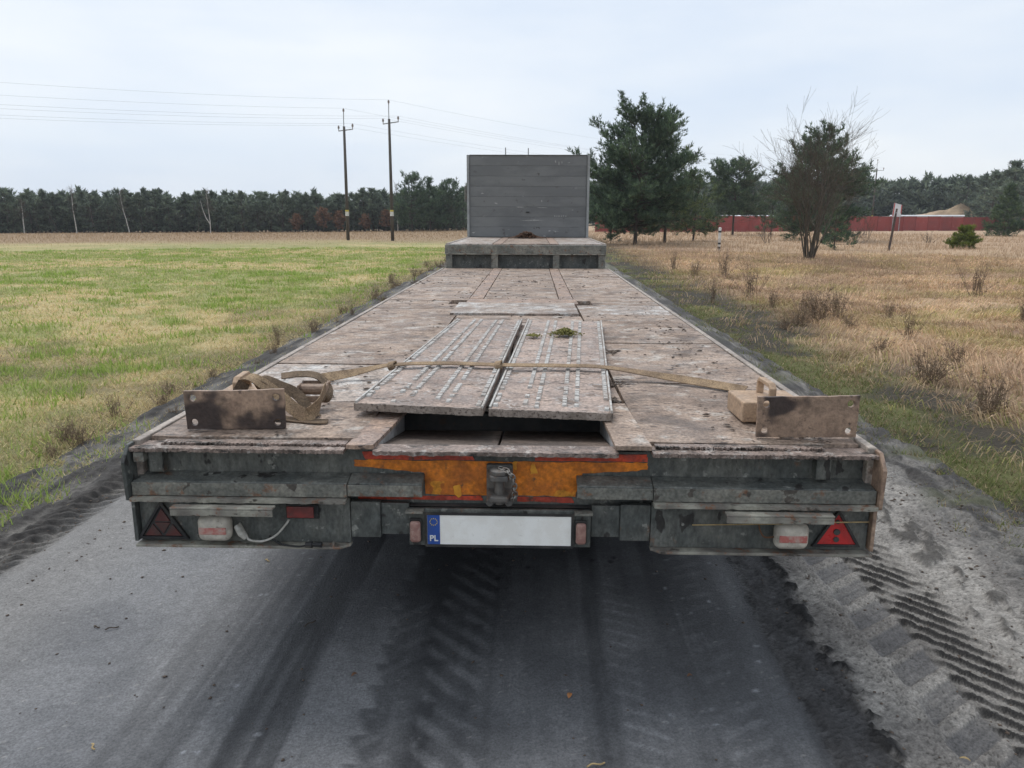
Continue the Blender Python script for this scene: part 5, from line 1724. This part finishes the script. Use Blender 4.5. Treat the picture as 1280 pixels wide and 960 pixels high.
px = -60.0
while px < 585:
    d = forest_dist(px) + fr.uniform(-1.5, 3)
    q = gpt(px, d)
    o = obj('forest_pine', fm[fr.randrange(5)])
    o.location = q
    s = fr.uniform(0.50, 0.80)
    o.scale = (s * fr.uniform(1.15, 1.5), s * fr.uniform(1.15, 1.5), s)
    o.rotation_euler = (fr.uniform(-.03, .03), fr.uniform(-.03, .03), fr.uniform(0, 6.28))
    tag(o, 'dark pine in the front row of the wood across the green meadow', 'tree', 'front row of the pine wood across the meadow')
    px += fr.uniform(4.2, 7.2)


def wood_mass(name, spots, label):
    """trees behind the front row, joined: nobody could count them"""
    vs, fs, cs, mi, n = [], [], [], [], 0
    src = []
    for a, b in fv:
        for me, m_ in ((a, 0), (b, 1)):
            v = np.empty(len(me.vertices) * 3, np.float32)
            me.vertices.foreach_get('co', v)
            f = np.empty(len(me.polygons) * 4, np.int32)
            me.loops.foreach_get('vertex_index', f)
            c_ = np.ones((len(me.vertices), 4), np.float32)
            if m_:
                cc = np.empty(len(me.vertices) * 4, np.float32)
                me.color_attributes['Col'].data.foreach_get('color', cc)
                c_ = cc.reshape(-1, 4)
            v = v.reshape(-1, 3)
            if m_:                          # trees of the mass: every fifth needle spray, larger
                v4 = v.reshape(-1, 4, 3)[::5]
                ctr = v4.mean(1, keepdims=True)
                v = (ctr + (v4 - ctr) * 1.9).reshape(-1, 3)
                c_ = c_.reshape(-1, 4, 4)[::5].reshape(-1, 4)
                f = np.arange(len(v))
            src.append((v, f.reshape(-1, 4), c_))
    for x_, y_, z_, s in spots:
        k_ = fr.randrange(len(fv))
        a = fr.uniform(0, 6.28)
        rot = np.array([[math.cos(a), -math.sin(a), 0], [math.sin(a), math.cos(a), 0], [0, 0, 1]])
        for m_ in (0, 1):
            v, f, c_ = src[2 * k_ + m_]
            if m_ == 0:
                continue
            vs.append(v @ rot.T * (np.array([1.4, 1.4, 1]) * s) + (x_, y_, z_))
            fs.append(f + n)
            cs.append(c_)
            n += len(v)
    me = np_mesh(name, np.concatenate(vs), np.concatenate(fs), 'foliage', col=np.concatenate(cs))
    return tag(obj(name, me), label, 'forest', kind='stuff')


sp_ = []
for row in range(0, 4):
    px = -300.0
    while px < (590 if row else -62):
        d = forest_dist(px) + row * 4.5 + fr.uniform(-1.5, 1.5)
        q = gpt(px, d)
        sp_.append((*q, fr.uniform(0.58, 0.82)))
        px += fr.uniform(9, 15)
wood_mass('pine_wood', sp_, 'dense dark pine wood behind the front row across the meadow')
sp_ = []
for row in range(3):
    px = 588.0
    while px < 1620:
        d = 176 + row * 7 + fr.uniform(-3, 3)
        q = at_dist(px, d)
        sp_.append((q[0], q[1], 0, fr.uniform(1.12, 1.38) * (1 + 0.0007 * max(0, px - 1180))))
        px += fr.uniform(8, 13)
wood_mass('far_pine_wood', sp_, 'distant dark pine wood beyond the red fence')
for px, d, s, k_ in ((1238, 150, 1.28, 0), (1262, 140, 1.36, 1), (1290, 136, 1.45, 2), (1226, 160, 1.2, 3), (1205, 165, 1.25, 2)):
    o = obj('forest_pine', fm[k_])
    q = at_dist(px, d)
    o.location = (q[0], q[1], 0)
    o.scale = (s * 1.4, s * 1.4, s)
    o.rotation_euler = (0, 0, px)
    tag(o, 'tall pine at the near end of the far wood beyond the red fence', 'tree', 'tall pines beyond the red fence')

# taller group of pines at the right end of the left wood
for i, (px, H_, rr_) in enumerate(((515, 7.0, 2.3), (538, 7.1, 1.9), (560, 7.0, 2.2))):
    place(pine(61 + i, H_ * .95, rr_ * 1.2, 1.2, per=10, whorl=0.38, nb=7, tuft=0.36, lat=6, prof=('broad', 'cone', 'oval')[i]), gpt(px, 103 + i * 2),
          ('wide dark pine at the power pole end of the wood, a pale birch beside it', 'slim pointed pine between two wider pines at the end of the wood', 'flat-topped pine nearest the trailer headboard at the end of the wood')[i])

# pale birches and russet oaks along the wood's edge
bl = ('bent white birch leaning left before the dark pine wood', 'straight pale birch with thin top before the dark pine wood', 'forked pale birch before the dark pine wood', 'grey birch stem standing beside the group of taller pines', 'thin pale birch at the wood edge far from the poles')
for (px, H_, ln, lb) in ((160, 6.1, -0.13, bl[0]), (94, 6.4, -0.03, bl[1]), (262, 6.2, -0.02, bl[2]), (497, 7.0, 0.0, bl[3]), (28, 4.8, 0.02, bl[4])):
    q = gpt(px, forest_dist(px) - 3.5)
    t = TB(int(px) + 5)
    r_ = t.r
    pts = [np.array([0, 0, -0.1])]
    for i in range(9):
        pts.append(pts[-1] + np.array([ln * H_ / 9 * (1.4 - 0.1 * i) + r_.normal(0, .03), r_.normal(0, .03), H_ * 0.9 / 9]))
    t.tube(pts, np.linspace(0.075, 0.02, 10), 6)
    if px == 262:
        b_ = [pts[2], pts[2] + np.array([-.5, 0, .8]), pts[2] + np.array([-.9, 0, 2.0]), pts[2] + np.array([-1.1, 0, 3.2])]
        t.tube(b_, [0.07, 0.06, 0.04, 0.02], 5)
    ro = empty('birch_tree', q)
    obj('trunk', t.wood('trunk', 'bark_birch'), ro)
    t2 = TB(int(px) + 9)
    r_ = t2.r
    for _ in range(70):
        i = r_.integers(4, 9)
        p = pts[i] + (pts[i + 1] - pts[i]) * r_.random()
        d_ = dirv(r_.uniform(0, 6.28), r_.uniform(0.3, 1.3))
        l_ = r_.uniform(0.5, 1.3) * (1.2 - 0.08 * i)
        p2 = p + d_ * l_ * .6
        p3 = p2 + (d_ + r_.normal(0, .4, 3)) * l_ * .5
        t2.tube([p, p2, p3], [0.02, 0.014, 0.008], 3)
        p4 = p2 + (d_ + r_.normal(0, .5, 3)) * l_ * .5
        t2.tube([p2, p4], [0.012, 0.007], 3)
    obj('crown', t2.wood('crown', 'bark_grey'), ro)
    tag(ro, lb, 'tree')
ol = ('full russet-leaved oak bush standing before the pine wood left of the poles', 'faint russet oak bush just left of the shorter power pole', 'small russet oak bush between the two power poles', 'small russet oak bush left of the full russet oak', 'russet oak bush beside the taller power pole')
for (px, H_, lb) in ((404, 3.4, ol[0]), (424, 2.9, ol[1]), (456, 2.3, ol[2]), (371, 2.5, ol[3]), (482, 3.0, ol[4])):
    q = gpt(px, forest_dist(px) - 3)
    t = TB(int(px) + 70)
    r_ = t.r
    t.tube([(0, 0, -.1), (0.05, 0, H_ * .4), (0, 0, H_ * .85)], [0.09, 0.06, 0.02], 6)
    for _ in range(60):
        z_ = H_ * r_.uniform(0.18, 0.9)
        d_ = dirv(r_.uniform(0, 6.28), r_.uniform(0.1, 0.9))
        l_ = H_ * 0.36 * math.sin(math.pi * min(1, z_ / H_ * .9 + .1)) * r_.uniform(.6, 1.1)
        t.tube([(0, 0, z_), np.array([0, 0, z_]) + d_ * l_], [0.025, 0.008], 3)
        for g in range(7 if px == 404 else 5):
            t.shoot(np.array([0, 0, z_]) + d_ * l_ * r_.uniform(.35, 1.05) + r_.normal(0, .1, 3), r_.normal(0, 1, 3), 0.26)
    ro = empty('oak_bush', q)
    obj('trunk', t.wood('trunk', 'bark'), ro)
    obj('crown', t.needles('crown', 4, 0.28, (0.15, 0.085, 0.05), (0.30, 0.175, 0.105), (0.2, 1.5)), ro)
    tag(ro, lb, 'bush')
# grey leafless saplings standing in the edge of the wood
sap = [bare(200 + i, 5.2, 1, 0.06, levels=3, r0=0.05, kids=(4, 6)) for i in range(3)]
for i, px in enumerate((14, 48, 70, 118, 143, 196, 224, 246, 300, 322, 338, 352, 388, 440, 470, 510, 528, 572)):
    o = obj('sapling', sap[i % 3])
    o.location = gpt(px, forest_dist(px) - 2.5 - (4 if px > 495 else 0))
    s = fr.uniform(0.7, 1.1)
    o.scale = (s, s, s)
    o.rotation_euler = (0, 0, px)
    tag(o, 'grey leafless sapling at the edge of the pine wood across the meadow', 'sapling', 'leafless saplings along the wood edge')

# ------------------------------------------------------------------ power poles and wires
def power_pole(loc, H_, rz, label, lean=0.0):
    r = empty('power_pole', loc, rz)
    r.rotation_euler = (0, lean, rz)
    MB().tube([(0, 0, -0.3), (0, 0, H_ * .5), (0, 0, H_ * 0.865)], [0.125, 0.105, 0.085], 12).build('pole', 'pole_wood', r, smooth=True)
    MB().tube([(0.02, 0, H_ * .82), (0.02, 0, H_ * .92), (0, 0, H_ * .96)], 0.03, 8).build('top_spike', 'galv', r)
    arm = MB().box(-0.95, 0.95, -0.14, -0.105, H_ * .835, H_ * .835 + 0.07)
    arm = arm.build('crossarm', 'galv', r, 0.005)
    tips = []
    for x_, z_ in ((-0.92, H_ * .835 + 0.07), (0.92, H_ * .835 + 0.07), (0, H_ * .96)):
        y_ = -0.12 if x_ else 0
        MB().tube([(x_, y_, z_), (x_, y_, z_ + .12), (x_, y_, z_ + .13), (x_, y_, z_ + 0.2), (x_, y_, z_ + .21), (x_, y_, z_ + .30), (x_, y_, z_ + .34)], [0.03, .03, .075, .06, .085, .055, .03], 10).build('insulator', 'ceramic', r)
        tips.append((x_, y_, z_ + .35))
    for z_ in (1.75,):
        MB().tube([(0, 0, z_), (0, 0, z_ + 0.3)], 0.132, 12).build('marker_band', 'white_paint', r)
        MB().tube([(0, 0, z_ + .31), (0, 0, z_ + 0.42)], 0.132, 12).build('marker_band', 'yellow_mark', r)
    tag(r, label, 'power pole', 'wooden power poles')
    bpy.context.view_layer.update()
    return [r.matrix_world @ Vector(p) for p in tips]


pB = at_dist(490, 57)
pA = at_dist(434, 58)
rzl = math.atan2(1, 1) + R(90)
far1 = at_dist(1090, 128)
far2 = at_dist(1040, 131)
dv = (far1 - pB) / np.linalg.norm(far1 - pB)
rzl = math.atan2(dv[1], dv[0]) + R(90)
lft1, lft2 = pB - dv * 82, pA - dv * 80
tB = power_pole(pB, 9.75, rzl, 'taller wooden power pole with crossarm in the meadow near the headboard')
tA = power_pole(pA, 9.2, rzl, 'shorter slightly leaning wooden power pole with crossarm in the meadow', R(-0.6))
tF = power_pole(far1, 10.3, rzl, 'distant power pole beyond the red fence right of the dark pine')
tG = power_pole(far2, 9.9, rzl, 'distant power pole beyond the red fence hidden by the dark pine')
tL = power_pole(lft1, 9.75, rzl, 'wooden power pole at the roadside end of the top wire')
tM = power_pole(lft2, 9.2, rzl, 'wooden power pole at the roadside end of the lower wires')


def wires(a, b, sag, label):
    for w_i, (p, q) in enumerate(zip(a, b)):
        pts = []
        for i in range(25):
            t_ = i / 24
            v = p.lerp(q, t_)
            pts.append((v.x, v.y, v.z - sag * 4 * t_ * (1 - t_)))
        o = MB().tube(pts, 0.0042, 4, cap=False).build('power_wire', 'wire')
        tag(o, ('crossarm ', 'crossarm ', 'top ')[w_i] + label, 'power wire', 'power wires' if w_i == 2 else 'crossarm ' + label)


wires(tL, tB, 1.9, 'wire running to the taller power pole across the open sky')
wires(tM, tA, 1.7, 'wire running to the shorter power pole across the open sky')
wires(tB, tF, 1.5, 'wire running from the taller pole behind the headboard to a distant pole')
wires(tA, tG, 1.5, 'wire running from the shorter pole behind the headboard to a distant pole')

# ------------------------------------------------------------------ red fence and what stands beyond
F0, F1 = at_dist(745, 91), at_dist(1385, 163)
fl = np.linalg.norm(F1 - F0)
FE = empty('red_fence', F0, math.atan2(F1[1] - F0[1], F1[0] - F0[0]))
tag(FE, 'long dull red panel fence across the end of the dry field', 'fence')
nP = int(fl / 2.5)
pm = MB().box(0.03, 2.47, -0.03, 0.03, 0.0, 1.98).mesh('fence_panel', 'fence_red')
qm = MB().box(-0.06, 0.06, -0.07, 0.07, -0.2, 2.03).mesh('fence_post', 'fence_red')
for i in range(nP):
    o = obj('fence_panel', pm, FE)
    o.location = (i * 2.5, 0, random.uniform(-0.03, 0.03))
    o = obj('fence_post', qm, FE)
    o.location = (i * 2.5, 0, 0)

q = at_dist(1176, 165)
hv = []
bm = bmesh.new()
bmesh.ops.create_grid(bm, x_segments=40, y_segments=24, size=1.0)
for v in bm.verts:
    x_, y_ = v.co.x, v.co.y
    rr_ = max(0, 1 - (abs(x_) ** 1.6 + y_ * y_))
    hgt = 2.6 * rr_ ** 0.7 * (0.75 + 0.5 * float(fbm(x_ * 3, y_ * 3, 1.0, 151, 4))) * (0.72 + 0.45 * math.exp(-((x_ - 0.45) / 0.3) ** 2)) * 1.25
    v.co = Vector((x_ * 7.8, y_ * 5, hgt * 1.36 - 0.05))
me = bpy.data.meshes.new('sand_heap')
bm.to_mesh(me)
bm.free()
me.materials.append(MATS['sand'])
o = obj('sand_heap', me)
o.location = (q[0], q[1], 0)
o.rotation_euler = (0, 0, R(-25))
tag(o, 'pale heap of sand beyond the red fence before the far wood', 'sand heap')


def shed(px, d, ln, dp, ht, label, name='storage_shed'):
    q = at_dist(px, d)
    r = empty(name, (q[0], q[1], 0), R(-28))
    BOX('wall', 'white_sheet', r, -ln / 2, ln / 2, -dp / 2, dp / 2, -.1, ht - .25, 0.02)
    MB().prism([(-dp / 2 - .1, ht - .245), (dp / 2 + .1, ht - .245), (dp / 2 + .1, ht - .15), (0, ht), (-dp / 2 - .1, ht - .15)], -ln / 2 - .1, ln / 2 + .1).build('roof', 'white_sheet', r)
    for i in range(3):
        BOX('door', 'galv', r, -ln / 2 + ln * (i + .3) / 3, -ln / 2 + ln * (i + .7) / 3, -dp / 2 - .03, -dp / 2 - .002, 0, ht * .7, 0.01)
    tag(r, label, 'shed')


shed(1158, 150, 11, 3, 2.35, 'long low white shed showing just above the red fence below the sand heap')
shed(935, 130, 9, 3, 2.2, 'low grey-white shed behind the red fence beside the round-topped pine')


def van(px, d, label):
    q = at_dist(px, d)
    r = empty('white_van', (q[0], q[1], 0), R(155))
    MB().prism([(-2.3, 0.35), (2.3, 0.35), (2.35, 0.95), (1.6, 1.15), (1.0, 2.0), (-2.25, 2.08), (-2.35, 1.2)], -0.9, 0.9, 'y').build('body', 'white_paint', r, 0.05)
    MB().prism([(1.50, 1.18), (1.0, 1.9), (0.2, 1.9), (0.2, 1.18)], -0.92, 0.92, 'y').build('window', 'glass_dark', r)
    for x_ in (-1.45, 1.45):
        for y_ in (-0.82, 0.82):
            MB().tube([(x_, y_ - .1, 0.34), (x_, y_ + .1, 0.34)], 0.34, 16).build('wheel', 'rubber', r)
    tag(r, label, 'van')


van(1100, 138, 'white van with only its roof showing above the red fence')
# sign board standing behind the fence
q = at_dist(1121, 120)
r = empty('sign_board', (q[0], q[1], 0), R(10))
for x_ in (-0.5, 0.5):
    BOX('post', 'galv', r, x_ - .04, x_ + .04, 0.025, .10, -.2, 3.6, 0.005)
pan = plate2d('panel', 'white_sheet', r, [(-0.72, 2.0), (0.60, 2.0), (0.62, 3.55), (-0.62, 3.85)], [], -0.02, 0.02)
plate2d('stripe', 'sign_red', pan, [(-0.72, 2.02), (-0.56, 2.02), (-0.46, 3.80), (-0.62, 3.83)], [], -0.026, -0.0205)
plate2d('stripe', 'sign_red', pan, [(0.46, 2.5), (0.60, 2.3), (0.615, 3.53), (0.48, 3.56)], [], -0.026, -0.0205)
tag(r, 'tilted white board with red stripes standing above the red fence', 'sign')

# posts in the dry field
q = gpt(901, 42)
r = empty('marker_post', q)
MB().tube([(0, 0, -0.2), (0, 0, 1.18), (0, 0, 1.22)], [0.075, 0.075, 0.05], 12).build('post', 'white_paint', r, smooth=True)
for z_ in (0.12, 0.34, 0.95):
    MB().tube([(0, 0, z_), (0, 0, z_ + 0.10)], 0.0775, 12).build('band', 'black_paint', r)
tag(r, 'white concrete marker post with black bands in the dry grass', 'post')
q = gpt(1117, 46)
r = empty('fence_post', q)
MB().tube([(-0.1, 0, -0.2), (0.03, 0, 1.1), (0.13, 0.02, 2.2)], [0.065, 0.06, 0.05], 9).build('post', 'post_dark', r)
MB().tube([(0.10, 0, 1.95), (0.105, 0, 2.02)], 0.068, 9).build('wire_wrap', 'galv', r)
tag(r, 'dark leaning wooden post alone in the dry grass before the red fence', 'post')


# ------------------------------------------------------------------ dead weeds along the verges
def weed(seed, H_, n, spread, c0=(0.17, 0.12, 0.08), c1=(0.34, 0.25, 0.17)):
    t = TB(seed)
    r_ = t.r
    for _ in range(n):
        az, el = r_.uniform(0, 6.28), R(90) - abs(r_.normal(0, spread))
        d_ = dirv(az, el)
        b = np.array([r_.normal(0, .05), r_.normal(0, .05), -0.02])
        l_ = H_ * r_.uniform(.4, 1.05)
        p1, p2 = b + d_ * l_ * .5, b + d_ * l_ + np.array([r_.normal(0, .04), r_.normal(0, .04), 0])
        t.tube([b, p1, p2], [0.004, 0.003, 0.0015], 3)
        for g in range(5):
            f = r_.uniform(.35, 1)
            m_ = b + (p2 - b) * f
            t.tube([m_, m_ + dirv(r_.uniform(0, 6.28), r_.uniform(.3, 1.3)) * l_ * .2], [0.0022, 0.001], 3)
            t.shoot(m_ + r_.normal(0, .015, 3), r_.normal(0, 1, 3), 0.03)
    return t.wood('stems', 'stem_brown'), t.needles('dry_leaves', 3, 0.22, c0, c1, (0.2, 1.5))


wv = [weed(300 + i, (0.55, 0.7, 0.5, 0.62)[i], (40, 18, 50, 26)[i], (0.42, 0.25, 0.7, 0.4)[i]) for i in range(4)]


def put_weed(k_, px, py, s, label, group=None, name='dead_weed'):
    q = hit(px, py, 2, 0.0)
    r = empty(name, (q[0], q[1], float(gz(q[0], q[1]))), px * 0.7)
    r.scale = (s, s, s)
    obj('stems', wv[k_][0], r)
    obj('dry_leaves', wv[k_][1], r)
    tag(r, label, 'weed', group)


put_weed(0, 1022, 402, 1.15, 'dense dark brown dead weed clump, largest by the verge beside the deck')
put_weed(2, 1000, 408, 0.8, 'low dark dead weed clump touching the largest weed clump')
put_weed(0, 1232, 520, 0.8, 'brown upright dead weed clump nearest the rusty end plate')
put_weed(2, 1160, 480, 0.8, 'low spreading brown dead weed by the muddy verge')
put_weed(3, 1195, 460, 0.65, 'pointed tan dead weed tuft behind the low spreading weed')
for i, (k_, px, py, s) in enumerate(((1, 938, 372, 1.3), (1, 890, 378, 0.9), (3, 965, 385, 0.7), (1, 1135, 425, 0.7), (3, 1045, 398, 1.0), (1, 1220, 372, 1.3), (3, 868, 347, 0.9), (1, 905, 350, 1.3), (2, 1100, 440, 0.5), (1, 842, 340, 1.1), (3, 1112, 396, .6), (1, 1280, 400, 0.9), (2, 985, 412, 0.6), (1, 1005, 395, 0.8), (2, 1060, 412, 0.5))):
    put_weed(k_, px, py, s, 'thin brown dead weed standing in the dry grass beside the trailer', 'dead weeds in the dry grass')
for i in range(40):
    t_ = i / 39
    yy_ = 2.6 + 24 * t_ ** 1.3 + fr.uniform(-.4, .4)
    xx_ = -2.95 + fr.uniform(-.35, .25) - (0.3 if i % 3 == 0 else 0)
    r = empty('dead_weed', (xx_, yy_, -0.03), i * 1.3)
    s = fr.uniform(0.16, 0.42) * (1.0 + 0.7 * t_)
    r.scale = (s * 1.3, s * 1.3, s)
    k_ = fr.choice((1, 2, 3, 3))
    obj('stems', wv[k_][0], r)
    obj('dry_leaves', wv[k_][1], r)
    tag(r, 'low brown dead weed on the soil edge between road and green meadow', 'weed', 'dead weeds along the meadow edge')


# ------------------------------------------------------------------ thin winter haze
hz_ = MB().box(-420, 420, -120, 420, -4.0, 24.0).build('haze', 'wire')
hm = bpy.data.materials.new('haze_air')
hm.use_nodes = True
ht_ = hm.node_tree
ht_.nodes.clear()
vo = ht_.nodes.new('ShaderNodeVolumePrincipled')
vo.inputs['Color'].default_value = (0.86, 0.91, 1.0, 1)
vo.inputs['Density'].default_value = 0.0004
vo.inputs['Anisotropy'].default_value = 0.2
ho = ht_.nodes.new('ShaderNodeOutputMaterial')
ht_.links.new(vo.outputs[0], ho.inputs['Volume'])
hz_.data.materials.clear()
hz_.data.materials.append(hm)
tag(hz_, 'thin pale winter haze over the fields', 'haze', kind='stuff')
